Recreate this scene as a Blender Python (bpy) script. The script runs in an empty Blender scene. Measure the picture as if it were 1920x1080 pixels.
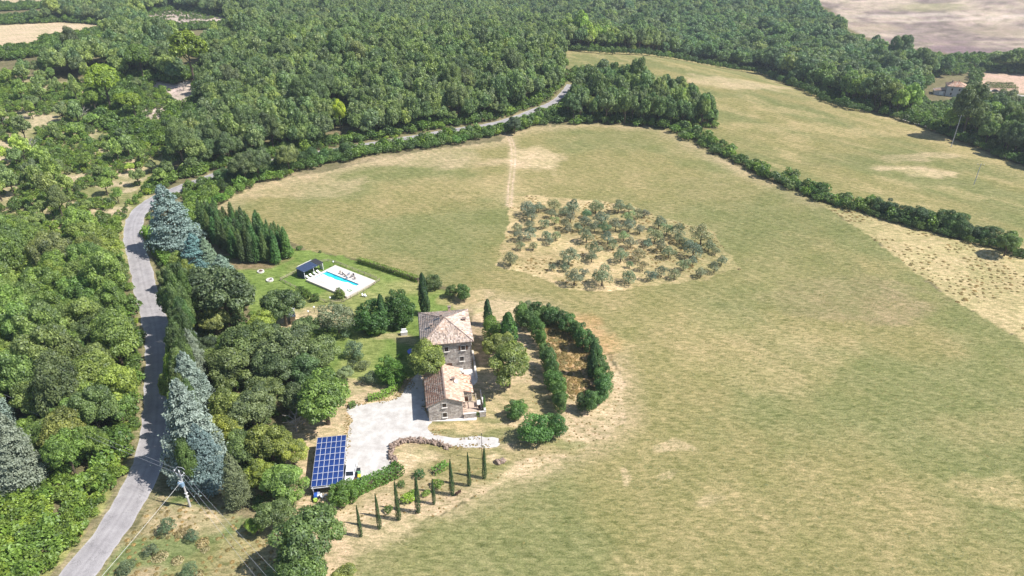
import bpy, bmesh, math, random
import numpy as np
from mathutils import Vector, Matrix

# ------------------------------------------------------------------ camera, sky, sun, exposure
SC = bpy.context.scene
F, CH, PITCH = 1280.0, 95.0, math.radians(29.5)
SP, CP = math.sin(PITCH), math.cos(PITCH)
cam_d = bpy.data.cameras.new('camera'); cam = bpy.data.objects.new('camera', cam_d)
SC.collection.objects.link(cam); SC.camera = cam
cam.location = (0, 0, CH); cam.rotation_euler = (math.pi/2 - PITCH, 0, 0)
cam_d.sensor_width = 36; cam_d.lens = 24; cam_d.clip_start = 1; cam_d.clip_end = 6000

SUN_EL, SUN_AZ = math.radians(52), math.radians(-12)     # azimuth counted from +X towards +Y
w = bpy.data.worlds.new('World'); SC.world = w; w.use_nodes = True
nt = w.node_tree; nt.nodes.clear()
o_ = nt.nodes.new('ShaderNodeOutputWorld'); b_ = nt.nodes.new('ShaderNodeBackground'); s_ = nt.nodes.new('ShaderNodeTexSky')
s_.sky_type = 'NISHITA'; s_.sun_disc = False; s_.sun_elevation = SUN_EL; s_.sun_rotation = math.pi/2 - SUN_AZ
s_.air_density = 1.0; s_.dust_density = 0.6; s_.altitude = 300
b_.inputs[1].default_value = 0.105
nt.links.new(s_.outputs[0], b_.inputs[0]); nt.links.new(b_.outputs[0], o_.inputs[0])
sd = bpy.data.lights.new('sun', 'SUN'); sd.energy = 5.0; sd.angle = math.radians(0.6); sd.color = (1, 0.965, 0.9)
sun = bpy.data.objects.new('sun', sd); SC.collection.objects.link(sun)
sdir = Vector((math.cos(SUN_EL)*math.cos(SUN_AZ), math.cos(SUN_EL)*math.sin(SUN_AZ), math.sin(SUN_EL)))
sun.rotation_euler = sdir.to_track_quat('Z', 'Y').to_euler(); sun.location = (150, 0, 300)
SC.view_settings.view_transform = 'Standard'; SC.view_settings.look = 'None'
SC.view_settings.exposure = 0.52; SC.view_settings.gamma = 1.0; SC.view_settings.use_curve_mapping = False
SC.render.engine = 'CYCLES'
cy = SC.cycles; cy.max_bounces = 5; cy.diffuse_bounces = 3; cy.glossy_bounces = 2; cy.transmission_bounces = 3
cy.transparent_max_bounces = 4; cy.volume_bounces = 0; cy.caustics_reflective = False; cy.caustics_refractive = False

rng = np.random.default_rng(7)
random.seed(5)
R = math.radians

# ------------------------------------------------------------------ noise, terrain, projection
def _hash(ix, iy, seed):
    n = (ix*374761393 + iy*668265263 + seed*974634777) & 0xffffffff
    n = ((n ^ (n >> 13))*1274126177) & 0xffffffff
    n = n ^ (n >> 16)
    return (n & 0xffff)/65535.0
def vnoise(x, y, s, seed=0, octv=3):
    x = np.asarray(x, float); y = np.asarray(y, float)
    r = 0; a = 1; t = 0
    for k in range(octv):
        u = x/s*(2**k) + 100.3*k; v = y/s*(2**k) - 57.1*k
        iu = np.floor(u).astype(np.int64); iv = np.floor(v).astype(np.int64)
        fu = u-iu; fv = v-iv; fu = fu*fu*(3-2*fu); fv = fv*fv*(3-2*fv)
        n = (_hash(iu, iv, seed+k)*(1-fu)+_hash(iu+1, iv, seed+k)*fu)*(1-fv) + (_hash(iu, iv+1, seed+k)*(1-fu)+_hash(iu+1, iv+1, seed+k)*fu)*fv
        r = r + n*a; t += a; a *= 0.5
    return r/t
def sstep(v, a, b):
    t = np.clip((v-a)/(b-a), 0, 1); return t*t*(3-2*t)
def hgt(x, y):
    x = np.asarray(x, float); y = np.asarray(y, float)
    z = 15*np.exp(-(((x+95)/165)**2 + ((y-425)/92)**2))
    z = z + 9*sstep(-x, 95, 260)*sstep(y, 190, 330)
    nx, ny = 0.83, 0.557                                  # valley beyond the far meadow
    d = (x-60)*nx + (y-500)*ny
    z = z - 20*sstep(d, 5, 150)
    z = z - 6*sstep(y, 480, 600)*sstep(-x, -120, 0)
    z = z + 75*sstep(y, 700, 1900) + 22*sstep(x-y*0.25, 190, 620)*sstep(y, 640, 900)
    far = sstep(np.hypot(x+15, y-130), 110, 190)
    z = z + far*(vnoise(x, y, 90, 11, 2)-0.5)*3.0
    return z
def ray(px, py):
    a = (px-960)/F; b = (540-py)/F
    return np.array([a, CP+b*SP, -SP+b*CP])
def at(px, py, up=0.0):
    d = ray(px, py); t = (0-CH)/d[2] if d[2] < -0.02 else 3000
    lo, hi = 10.0, None; tt = 30.0
    while tt < 6000:
        p = d*tt
        if CH + p[2] < float(hgt(p[0], p[1])) + up: hi = tt; break
        lo = tt; tt *= 1.02
    if hi is None: return (float(d[0]*4000), float(d[1]*4000))
    for _ in range(18):
        m = (lo+hi)/2; p = d*m
        if CH+p[2] < float(hgt(p[0], p[1]))+up: hi = m
        else: lo = m
    p = d*hi
    return (float(p[0]), float(p[1]))
def proj(x, y, z):
    dz = z-CH; dep = y*CP-dz*SP; upv = y*SP+dz*CP
    return 960+F*x/dep, 540-F*upv/dep, dep
def P3(px, py, up=0.0):
    x, y = at(px, py, up); return Vector((x, y, float(hgt(x, y))+up))
def wpoly(pts): return np.array([at(*p) for p in pts])
def inpoly(x, y, poly):
    ins = np.zeros(np.shape(x), bool); n = len(poly); j = n-1
    for i in range(n):
        xi, yi = poly[i]; xj, yj = poly[j]
        if yi != yj:
            c = ((yi > y) != (yj > y)) & (x < (xj-xi)*(y-yi)/(yj-yi)+xi)
            ins ^= c
        j = i
    return ins
def distline(x, y, pts):
    d = np.full(np.shape(x), 1e9)
    for (ax, ay), (bx, by) in zip(pts[:-1], pts[1:]):
        vx, vy = bx-ax, by-ay; L = vx*vx+vy*vy+1e-9
        t = np.clip(((x-ax)*vx+(y-ay)*vy)/L, 0, 1)
        d = np.minimum(d, np.hypot(x-ax-t*vx, y-ay-t*vy))
    return d
def smooth(pts, n=8):
    P = [np.array(p, float) for p in pts]; P = [2*P[0]-P[1]]+P+[2*P[-1]-P[-2]]; out = []
    for i in range(1, len(P)-2):
        for k in range(n):
            t = k/n; a, b, c, d = P[i-1:i+3]
            out.append(0.5*((2*b)+(c-a)*t+(2*a-5*b+4*c-d)*t*t+(-a+3*b-3*c+d)*t**3))
    out.append(P[-2]); return np.array(out)

# ------------------------------------------------------------------ materials
def _mat(name):
    m = bpy.data.materials.new(name); m.use_nodes = True
    t = m.node_tree; t.nodes.clear()
    return m, t, t.nodes.new('ShaderNodeOutputMaterial')
def N(t, typ, **kw):
    n = t.nodes.new(typ)
    for k, v in kw.items():
        if k.startswith('i'): n.inputs[int(k[1:])].default_value = v
        else: setattr(n, k, v)
    return n
def mul(t, a, b, fac=1.0, mode='MULTIPLY'):
    m = N(t, 'ShaderNodeMix', data_type='RGBA', blend_type=mode)
    m.inputs[0].default_value = fac
    for s, v in ((6, a), (7, b)):
        if isinstance(v, (tuple, list)): m.inputs[s].default_value = (*v[:3], 1)
        else: t.links.new(v, m.inputs[s])
    return m.outputs[2]
def ramp(t, fac, stops, interp='LINEAR'):
    r = N(t, 'ShaderNodeValToRGB'); cr = r.color_ramp; cr.interpolation = interp
    while len(cr.elements) < len(stops): cr.elements.new(0.5)
    for e, (p, c) in zip(cr.elements, stops):
        e.position = p; e.color = (*c, 1) if len(c) == 3 else c
    t.links.new(fac, r.inputs[0]); return r.outputs[0]
def g(v): return (v, v, v)
LEAFP = {}
def leaf_mat(name, lo, hi, trans=0.28, var=0.25):
    LEAFP[name] = (lo, hi, trans, var); m, t, o = _mat(name)
    at_ = N(t, 'ShaderNodeAttribute', attribute_name='tint')
    c = ramp(t, at_.outputs['Fac'], [(0, lo), (1, hi)])
    oi = N(t, 'ShaderNodeObjectInfo')
    c = mul(t, c, oi.outputs['Color'])
    v = ramp(t, oi.outputs['Random'], [(0, (1-var*1.3, 1-var*1.05, 1-var*0.9)), (0.35, (1, 1, 0.92)), (0.7, (0.88, 1.0, 1.08)), (1, (1+var*1.3, 1+var*1.0, 1-var*.1))])
    c = mul(t, c, v)
    d = N(t, 'ShaderNodeBsdfDiffuse'); tr = N(t, 'ShaderNodeBsdfTranslucent'); mx = N(t, 'ShaderNodeMixShader', i0=trans)
    t.links.new(c, d.inputs[0])
    t.links.new(mul(t, c, (1.08, 1.22, 0.7)), tr.inputs[0])
    t.links.new(d.outputs[0], mx.inputs[1]); t.links.new(tr.outputs[0], mx.inputs[2])
    gl = N(t, 'ShaderNodeBsdfGlossy', i1=0.55); gl.inputs[0].default_value = (0.9, 0.95, 1, 1)
    m2 = N(t, 'ShaderNodeMixShader', i0=0.035)
    t.links.new(mx.outputs[0], m2.inputs[1]); t.links.new(gl.outputs[0], m2.inputs[2]); t.links.new(m2.outputs[0], o.inputs[0])
    return m
def rough(name, col, var=0.25, scale=1.5, bump=0.3, bscale=None, rgh=0.9, col2=None, detail=5, dist=0.05, metal=0.0, attr=None, spec=0.3):
    m, t, o = _mat(name)
    p = N(t, 'ShaderNodeBsdfPrincipled'); p.inputs['Roughness'].default_value = rgh; p.inputs['Metallic'].default_value = metal
    p.inputs['Specular IOR Level'].default_value = spec
    tc = N(t, 'ShaderNodeTexCoord'); geo = tc.outputs['Object']
    n = N(t, 'ShaderNodeTexNoise'); n.inputs['Scale'].default_value = scale; n.inputs['Detail'].default_value = detail; n.inputs['Roughness'].default_value = 0.65
    t.links.new(geo, n.inputs['Vector'])
    if col2 is None: col2 = tuple(c*(1+var) for c in col); lo = tuple(c*(1-var) for c in col)
    else: lo = col
    c = ramp(t, n.outputs[0], [(0.3, lo), (0.7, col2)])
    if attr:
        a = N(t, 'ShaderNodeAttribute', attribute_name=attr); c = mul(t, c, a.outputs['Color'])
    t.links.new(c, p.inputs['Base Color'])
    if bump > 0:
        b = N(t, 'ShaderNodeTexNoise'); b.inputs['Scale'].default_value = bscale or scale*4; b.inputs['Detail'].default_value = 4
        t.links.new(geo, b.inputs['Vector'])
        bp = N(t, 'ShaderNodeBump'); bp.inputs['Strength'].default_value = bump; bp.inputs['Distance'].default_value = dist
        t.links.new(b.outputs[0], bp.inputs['Height']); t.links.new(bp.outputs[0], p.inputs['Normal'])
    t.links.new(p.outputs[0], o.inputs[0]); return m
def stone_mat(name, cols, scale=3.2, mortar=(0.42, 0.37, 0.31)):
    m, t, o = _mat(name)
    p = N(t, 'ShaderNodeBsdfPrincipled'); p.inputs['Roughness'].default_value = 0.92; p.inputs['Specular IOR Level'].default_value = 0.2
    tc = N(t, 'ShaderNodeTexCoord'); mp = N(t, 'ShaderNodeMapping'); mp.inputs['Scale'].default_value = (1, 1, 1.7)
    t.links.new(tc.outputs['Object'], mp.inputs[0])
    v = N(t, 'ShaderNodeTexVoronoi'); v.inputs['Scale'].default_value = scale; t.links.new(mp.outputs[0], v.inputs['Vector'])
    v2 = N(t, 'ShaderNodeTexVoronoi', feature='DISTANCE_TO_EDGE'); v2.inputs['Scale'].default_value = scale; t.links.new(mp.outputs[0], v2.inputs['Vector'])
    sp = N(t, 'ShaderNodeSeparateColor'); t.links.new(v.outputs['Color'], sp.inputs[0])
    c = ramp(t, sp.outputs[0], [(0, cols[0]), (0.35, cols[1]), (0.7, cols[2]), (1, cols[3])])
    edge = ramp(t, v2.outputs['Distance'], [(0.02, g(0)), (0.09, g(1))])
    mm = N(t, 'ShaderNodeMix', data_type='RGBA'); t.links.new(edge, mm.inputs[0]); mm.inputs[6].default_value = (*mortar, 1); t.links.new(c, mm.inputs[7])
    n = N(t, 'ShaderNodeTexNoise'); n.inputs['Scale'].default_value = 0.7; n.inputs['Detail'].default_value = 6; t.links.new(tc.outputs['Object'], n.inputs['Vector'])
    c2 = mul(t, mm.outputs[2], ramp(t, n.outputs[0], [(0.3, g(0.72)), (0.7, g(1.2))]))
    t.links.new(c2, p.inputs['Base Color'])
    bp = N(t, 'ShaderNodeBump'); bp.inputs['Strength'].default_value = 0.9; bp.inputs['Distance'].default_value = 0.05
    t.links.new(edge, bp.inputs['Height']); t.links.new(bp.outputs[0], p.inputs['Normal'])
    t.links.new(p.outputs[0], o.inputs[0]); return m

def ground_mat():
    m, t, o = _mat('ground_cover')
    p = N(t, 'ShaderNodeBsdfDiffuse')
    tc = N(t, 'ShaderNodeTexCoord'); v = tc.outputs['Object']
    a = N(t, 'ShaderNodeAttribute', attribute_name='col')
    def noise(s, d, r=0.6, dist=0.0):
        n = N(t, 'ShaderNodeTexNoise'); n.inputs['Scale'].default_value = s; n.inputs['Detail'].default_value = d
        n.inputs['Roughness'].default_value = r; n.inputs['Distortion'].default_value = dist; t.links.new(v, n.inputs['Vector']); return n.outputs[0]
    # combed, directional texture from mowing and wind
    mp = N(t, 'ShaderNodeMapping'); mp.inputs['Rotation'].default_value = (0, 0, R(28)); mp.inputs['Scale'].default_value = (0.55, 1.5, 1)
    t.links.new(v, mp.inputs[0])
    nd = N(t, 'ShaderNodeTexNoise'); nd.inputs['Scale'].default_value = 0.9; nd.inputs['Detail'].default_value = 5; nd.inputs['Roughness'].default_value = 0.75
    nd.inputs['Distortion'].default_value = 0.6
    t.links.new(mp.outputs[0], nd.inputs['Vector'])
    c = mul(t, a.outputs['Color'], ramp(t, noise(0.09, 4, 0.6), [(0.3, (0.86, 0.9, 0.82)), (0.7, (1.14, 1.08, 1.14))]))
    c = mul(t, c, ramp(t, nd.outputs[0], [(0.33, (0.50, 0.56, 0.46)), (0.5, g(0.97)), (0.67, (1.5, 1.38, 1.5))]))
    c = mul(t, c, ramp(t, noise(3.2, 4, 0.75), [(0.3, g(0.6)), (0.5, g(1.0)), (0.72, g(1.4))]))
    mw = N(t, 'ShaderNodeMapping'); mw.inputs['Rotation'].default_value = (0, 0, R(-38)); t.links.new(v, mw.inputs[0])
    wv = N(t, 'ShaderNodeTexWave', wave_type='BANDS', bands_direction='X'); wv.inputs['Scale'].default_value = 0.105; wv.inputs['Distortion'].default_value = 5; wv.inputs['Detail'].default_value = 4; wv.inputs['Detail Scale'].default_value = .35
    t.links.new(mw.outputs[0], wv.inputs['Vector'])
    c = mul(t, c, ramp(t, wv.outputs['Fac'], [(0.1, (0.95, 0.965, 0.95)), (0.9, (1.04, 1.03, 1.04))]))
    t.links.new(c, p.inputs[0])
    bp = N(t, 'ShaderNodeBump'); bp.inputs['Strength'].default_value = 0.55; bp.inputs['Distance'].default_value = 0.17
    t.links.new(nd.outputs[0], bp.inputs['Height'])
    bp2 = N(t, 'ShaderNodeBump'); bp2.inputs['Strength'].default_value = 0.5; bp2.inputs['Distance'].default_value = 0.08
    t.links.new(noise(3.0, 4, 0.8), bp2.inputs['Height']); t.links.new(bp.outputs[0], bp2.inputs['Normal'])
    t.links.new(bp2.outputs[0], p.inputs['Normal'])
    t.links.new(p.outputs[0], o.inputs[0]); return m

M = {}
M['ground'] = ground_mat()
M['oak'] = leaf_mat('oak_leaves', (0.088, 0.120, 0.042), (0.365, 0.41, 0.155), 0.42)
M['dark'] = leaf_mat('evergreen_leaves', (0.060, 0.100, 0.036), (0.19, 0.26, 0.085), 0.3)
M['cedar'] = leaf_mat('cedar_needles', (0.09, 0.125, 0.11), (0.36, 0.41, 0.365), 0.2)
M['olive'] = leaf_mat('olive_leaves', (0.11, 0.13, 0.08), (0.34, 0.375, 0.245), 0.25)
M['pine'] = leaf_mat('pine_needles', (0.07, 0.11, 0.010), (0.22, 0.29, 0.03), 0.2)
M['cypress'] = leaf_mat('cypress_leaves', (0.030, 0.060, 0.022), (0.12, 0.18, 0.055), 0.12)
M['shrub'] = leaf_mat('shrub_leaves', (0.10, 0.14, 0.038), (0.27, 0.34, 0.10), 0.35)
M['straw'] = leaf_mat('dry_grass', (0.30, 0.22, 0.10), (0.58, 0.46, 0.24), 0.2, 0.12)
M['bark'] = rough('bark', (0.11, 0.085, 0.06), 0.3, 3, 0.6, 9)
M['deadwood'] = rough('grey_deadwood', (0.33, 0.30, 0.27), 0.2, 3, 0.3)
def road_mat():
    m, t, o = _mat('worn_asphalt'); p = N(t, 'ShaderNodeBsdfPrincipled'); p.inputs['Roughness'].default_value = 0.9; p.inputs['Specular IOR Level'].default_value = 0.2
    tc = N(t, 'ShaderNodeTexCoord'); uv = N(t, 'ShaderNodeAttribute', attribute_name='across')
    n = N(t, 'ShaderNodeTexNoise'); n.inputs['Scale'].default_value = 0.35; n.inputs['Detail'].default_value = 7; n.inputs['Roughness'].default_value = .7; t.links.new(tc.outputs['Object'], n.inputs['Vector'])
    c = ramp(t, n.outputs[0], [(0.3, (0.27, 0.25, 0.255)), (0.7, (0.40, 0.375, 0.375))])
    f = ramp(t, uv.outputs['Fac'], [(0, g(1.25)), (0.08, g(1.02)), (0.27, g(0.9)), (0.42, g(1.04)), (0.5, g(0.88)), (0.58, g(1.04)), (0.73, g(0.9)), (0.92, g(1.04)), (1, g(1.25))])
    c = mul(t, c, f)
    v = N(t, 'ShaderNodeTexVoronoi', feature='DISTANCE_TO_EDGE'); v.inputs['Scale'].default_value = 0.16; v.inputs['Randomness'].default_value = 1
    n2 = N(t, 'ShaderNodeTexNoise'); n2.inputs['Scale'].default_value = 1.2; n2.inputs['Detail'].default_value = 4; t.links.new(tc.outputs['Object'], n2.inputs['Vector'])
    va = N(t, 'ShaderNodeVectorMath', operation='ADD'); t.links.new(tc.outputs['Object'], va.inputs[0]); vm = N(t, 'ShaderNodeVectorMath', operation='SCALE'); t.links.new(n2.outputs['Color'], vm.inputs[0]); vm.inputs['Scale'].default_value = 2.2
    t.links.new(vm.outputs[0], va.inputs[1]); t.links.new(va.outputs[0], v.inputs['Vector'])
    c = mul(t, c, ramp(t, v.outputs['Distance'], [(0.0, g(0.5)), (0.012, g(1))]), 0.6)
    n3 = N(t, 'ShaderNodeTexNoise'); n3.inputs['Scale'].default_value = 9; n3.inputs['Detail'].default_value = 3; t.links.new(tc.outputs['Object'], n3.inputs['Vector'])
    c = mul(t, c, ramp(t, n3.outputs[0], [(0.3, g(0.85)), (0.7, g(1.15))]))
    t.links.new(c, p.inputs['Base Color']); t.links.new(p.outputs[0], o.inputs[0]); return m
M['road'] = road_mat()
M['gravel'] = rough('white_gravel', (0.385, 0.35, 0.32), 0.2, 0.5, 0.6, 7, col2=(0.62, 0.595, 0.565), detail=12, dist=0.05)
M['stone'] = stone_mat('rubble_stone', [(0.31, 0.26, 0.235), (0.45, 0.385, 0.345), (0.56, 0.49, 0.43), (0.66, 0.61, 0.56)], 2.3, (0.52, 0.47, 0.43))
M['rock'] = rough('field_rock', (0.16, 0.10, 0.075), 0.4, 1.6, 0.7, 8, col2=(0.46, 0.36, 0.29))
M['tile'] = rough('clay_roof_tile', (0.40, 0.345, 0.295), 0.25, 1.3, 0.4, 10, attr='tcol')
M['underroof'] = rough('roof_mortar', (0.27, 0.20, 0.17), 0.2, 2, 0.3)
M['paving'] = rough('terracotta_paving', (0.52, 0.40, 0.32), 0.2, 1.2, 0.3, 6)
M['concrete'] = rough('pale_concrete', (0.66, 0.62, 0.58), 0.12, 1.2, 0.2, 6)
M['deck'] = rough('pool_travertine', (0.60, 0.54, 0.50), 0.1, 0.9, 0.15, 8)
M['cover'] = rough('pool_cover_fabric', (0.80, 0.81, 0.83), 0.03, 0.8, 0.1, 2)
M['wood'] = rough('weathered_wood', (0.42, 0.35, 0.27), 0.25, 3, 0.4, 12)
M['darkwood'] = rough('dark_timber', (0.12, 0.08, 0.055), 0.3, 3, 0.4, 12)
M['glass'] = rough('window_glass', (0.02, 0.025, 0.03), 0.1, 1, 0, rgh=0.08, spec=0.6)
M['shutter'] = rough('brown_shutter', (0.13, 0.07, 0.045), 0.2, 4, 0.2)
M['navy'] = rough('navy_canopy', (0.035, 0.055, 0.11), 0.15, 2, 0.15, rgh=0.7)
M['white'] = rough('white_paint', (0.80, 0.80, 0.80), 0.03, 2, 0.0, rgh=0.5)
M['vanpaint'] = rough('van_paint', (0.80, 0.80, 0.81), 0.02, 2, 0.0, rgh=0.25, spec=0.5)
M['rubber'] = rough('black_rubber', (0.02, 0.02, 0.02), 0.2, 5, 0.1)
M['panel'] = rough('solar_cell', (0.012, 0.03, 0.13), 0.35, 0.45, 0.0, rgh=0.15, spec=0.5, col2=(0.022, 0.055, 0.21))
M['alu'] = rough('aluminium_frame', (0.74, 0.74, 0.80), 0.05, 2, 0, rgh=0.45, metal=0.25)
M['metal'] = rough('dark_metal', (0.06, 0.06, 0.065), 0.2, 3, 0, rgh=0.5, metal=0.4)
M['pole'] = rough('pole_concrete', (0.52, 0.50, 0.50), 0.12, 2, 0.2)
M['cable'] = rough('pale_cable', (0.58, 0.57, 0.56), 0.05, 2, 0, rgh=0.6)
M['thinwire'] = rough('thin_grey_wire', (0.42, 0.42, 0.46), 0.05, 2, 0, rgh=0.5)
M['bluegrey'] = rough('transformer_paint', (0.22, 0.33, 0.45), 0.1, 2, 0, rgh=0.5)
M['earth'] = rough('burnt_earth', (0.13, 0.075, 0.055), 0.3, 2, 0.5, 6)
M['fur'] = rough('brown_fur', (0.045, 0.022, 0.014), 0.25, 8, 0.3)
for nm, c in dict(binblack=(0.03, 0.03, 0.035), bingreen=(0.13, 0.30, 0.13), binyellow=(0.75, 0.58, 0.06), binblue=(0.05, 0.32, 0.62), lime=(0.42, 0.60, 0.10),
                  tractorblue=(0.03, 0.10, 0.42), umbrellablue=(0.16, 0.20, 0.62), cloth=(0.55, 0.57, 0.78), redroof=(0.42, 0.16, 0.12), plaster=(0.50, 0.50, 0.53)).items():
    M[nm] = rough(nm, c, 0.08, 2, 0, rgh=0.55)
def water_mat():
    m, t, o = _mat('pool_water'); p = N(t, 'ShaderNodeBsdfPrincipled'); p.inputs['Roughness'].default_value = 0.04
    tc = N(t, 'ShaderNodeTexCoord')
    n = N(t, 'ShaderNodeTexNoise'); n.inputs['Scale'].default_value = 0.5; t.links.new(tc.outputs['Object'], n.inputs['Vector'])
    t.links.new(ramp(t, n.outputs[0], [(0.35, (0.015, 0.46, 0.68)), (0.65, (0.05, 0.62, 0.80))]), p.inputs['Base Color'])
    n2 = N(t, 'ShaderNodeTexNoise'); n2.inputs['Scale'].default_value = 3; t.links.new(tc.outputs['Object'], n2.inputs['Vector'])
    bp = N(t, 'ShaderNodeBump'); bp.inputs['Strength'].default_value = 0.15; bp.inputs['Distance'].default_value = 0.03
    t.links.new(n2.outputs[0], bp.inputs['Height']); t.links.new(bp.outputs[0], p.inputs['Normal'])
    t.links.new(p.outputs[0], o.inputs[0]); return m
M['water'] = water_mat()

# ------------------------------------------------------------------ object helpers
def link(o): SC.collection.objects.link(o); return o
def tag(o, label=None, cat=None, group=None, kind=None):
    if label: o['label'] = label
    if cat: o['category'] = cat
    if group: o['group'] = group
    if kind: o['kind'] = kind
    return o
def thing(name, label, cat, loc=(0, 0, 0), rz=0, group=None):
    o = link(bpy.data.objects.new(name, None)); o.location = loc; o.rotation_euler = (0, 0, rz); o.empty_display_size = 0.5
    return tag(o, label, cat, group)
def ob(name, mesh, parent=None, mat=None, loc=None, rot=None, scale=None, color=None):
    o = link(bpy.data.objects.new(name, mesh))
    if mat is not None and not mesh.materials: mesh.materials.append(mat)
    if parent: o.parent = parent
    if loc is not None: o.location = loc
    if rot is not None: o.rotation_euler = rot
    if scale is not None: o.scale = scale
    if color is not None: o.color = (*color, 1)
    return o
class MB:
    def __init__(s): s.v = []; s.f = []
    def add(s, vs, fs):
        n = len(s.v); s.v += [tuple(v) for v in vs]; s.f += [tuple(i+n for i in f) for f in fs]; return s
    def box(s, c, d, rz=0, rx=0, ry=0, top=1.0):
        m = Matrix.Rotation(rz, 3, 'Z') @ Matrix.Rotation(ry, 3, 'Y') @ Matrix.Rotation(rx, 3, 'X')
        vs = []
        for z in (-1, 1):
            k = top if z > 0 else 1
            for x, y in ((-1, -1), (1, -1), (1, 1), (-1, 1)):
                vs.append(Vector(c)+m @ Vector((x*d[0]/2*k, y*d[1]/2*k, z*d[2]/2)))
        return s.add(vs, [(3, 2, 1, 0), (4, 5, 6, 7), (0, 1, 5, 4), (1, 2, 6, 5), (2, 3, 7, 6), (3, 0, 4, 7)])
    def tube(s, pts, rad, n=6, cap=True):
        pts = [Vector(p) for p in pts]; rings = []
        for i, p in enumerate(pts):
            d = (pts[min(i+1, len(pts)-1)]-pts[max(i-1, 0)]).normalized()
            a = d.cross(Vector((0, 0, 1)) if abs(d.z) < 0.95 else Vector((1, 0, 0))).normalized(); b = d.cross(a)
            r = rad[i] if isinstance(rad, (list, tuple)) else rad
            rings.append([p+(a*math.cos(2*math.pi*k/n)+b*math.sin(2*math.pi*k/n))*r for k in range(n)])
        vs = [v for rg in rings for v in rg]; fs = []
        for i in range(len(pts)-1):
            for k in range(n):
                fs.append((i*n+k, i*n+(k+1) % n, (i+1)*n+(k+1) % n, (i+1)*n+k))
        if cap: fs += [tuple(range(n)), tuple(reversed(range((len(pts)-1)*n, len(pts)*n)))]
        return s.add(vs, fs)
    def lathe(s, prof, n=12, c=(0, 0, 0)):
        vs = []; fs = []
        for r, z in prof:
            for k in range(n):
                a = 2*math.pi*k/n; vs.append((c[0]+r*math.cos(a), c[1]+r*math.sin(a), c[2]+z))
        for i in range(len(prof)-1):
            for k in range(n): fs.append((i*n+k, i*n+(k+1) % n, (i+1)*n+(k+1) % n, (i+1)*n+k))
        fs += [tuple(reversed(range(n))), tuple(range((len(prof)-1)*n, len(prof)*n))]
        return s.add(vs, fs)
    def mesh(s, name, mat=None, fix=True):
        m = bpy.data.meshes.new(name); m.from_pydata([tuple(v) for v in s.v], [], s.f)
        if fix:
            bm = bmesh.new(); bm.from_mesh(m); bmesh.ops.recalc_face_normals(bm, faces=bm.faces); bm.to_mesh(m); bm.free()
        if mat: m.materials.append(mat)
        return m
    def obj(s, name, mat, parent=None, **k): return ob(name, s.mesh(name, mat), parent, None, **k)
def bevel(o, w_=0.05, seg=2):
    bm = bmesh.new(); bm.from_mesh(o.data); bmesh.ops.bevel(bm, geom=bm.edges[:], offset=w_, segments=seg, affect='EDGES'); bm.to_mesh(o.data); bm.free(); return o
def np_mesh(name, verts, faces4=None, faces3=None, mat=None, attrs=()):
    m = bpy.data.meshes.new(name); verts = np.asarray(verts, np.float32)
    f = faces4 if faces4 is not None else faces3; k = f.shape[1]; nf = len(f)
    m.vertices.add(len(verts)); m.vertices.foreach_set('co', verts.ravel())
    m.loops.add(nf*k); m.loops.foreach_set('vertex_index', f.astype(np.int32).ravel())
    m.polygons.add(nf); m.polygons.foreach_set('loop_start', np.arange(0, nf*k, k, dtype=np.int32))
    m.update(calc_edges=True)
    for (an, ty, data) in attrs:
        a = m.attributes.new(an, ty, 'POINT')
        a.data.foreach_set('color' if ty == 'FLOAT_COLOR' else 'value', np.asarray(data, np.float32).ravel())
    if mat: m.materials.append(mat)
    m.validate(); return m

# ------------------------------------------------------------------ foliage meshes
def leaves(name, C, Nn, S, T, mat, seed=0, aspect=0.6):
    r = np.random.default_rng(seed+999); n = len(C)
    Nn = Nn/np.maximum(np.linalg.norm(Nn, axis=1, keepdims=True), 1e-6)
    a = r.normal(size=(n, 3)); u = np.cross(Nn, a); u /= np.maximum(np.linalg.norm(u, axis=1, keepdims=True), 1e-6)
    v = np.cross(Nn, u); S = np.asarray(S).reshape(-1, 1)
    k = r.uniform(0.75, 1.2, (n, 4))
    bend = Nn*S*r.uniform(-0.35, 0.1, (n, 1))
    V = np.empty((n, 4, 3))
    V[:, 0] = C - u*S*k[:, :1] + bend; V[:, 1] = C - v*S*aspect*k[:, 1:2]
    V[:, 2] = C + u*S*k[:, 2:3] + bend; V[:, 3] = C + v*S*aspect*k[:, 3:4]
    base = np.arange(n)[:, None]*4
    tri = np.concatenate([base+np.array([[0, 1, 3]]), base+np.array([[1, 2, 3]])], 0)
    return np_mesh(name, V.reshape(-1, 3), faces3=tri, mat=mat, attrs=[('tint', 'FLOAT', np.repeat(np.clip(T, 0, 1), 4))])
def rdir(r, n, zmin=-1.0):
    z = r.uniform(zmin, 1, n); a = r.uniform(0, 2*math.pi, n); q = np.sqrt(1-z*z)
    return np.stack([q*np.cos(a), q*np.sin(a), z], 1)
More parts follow.
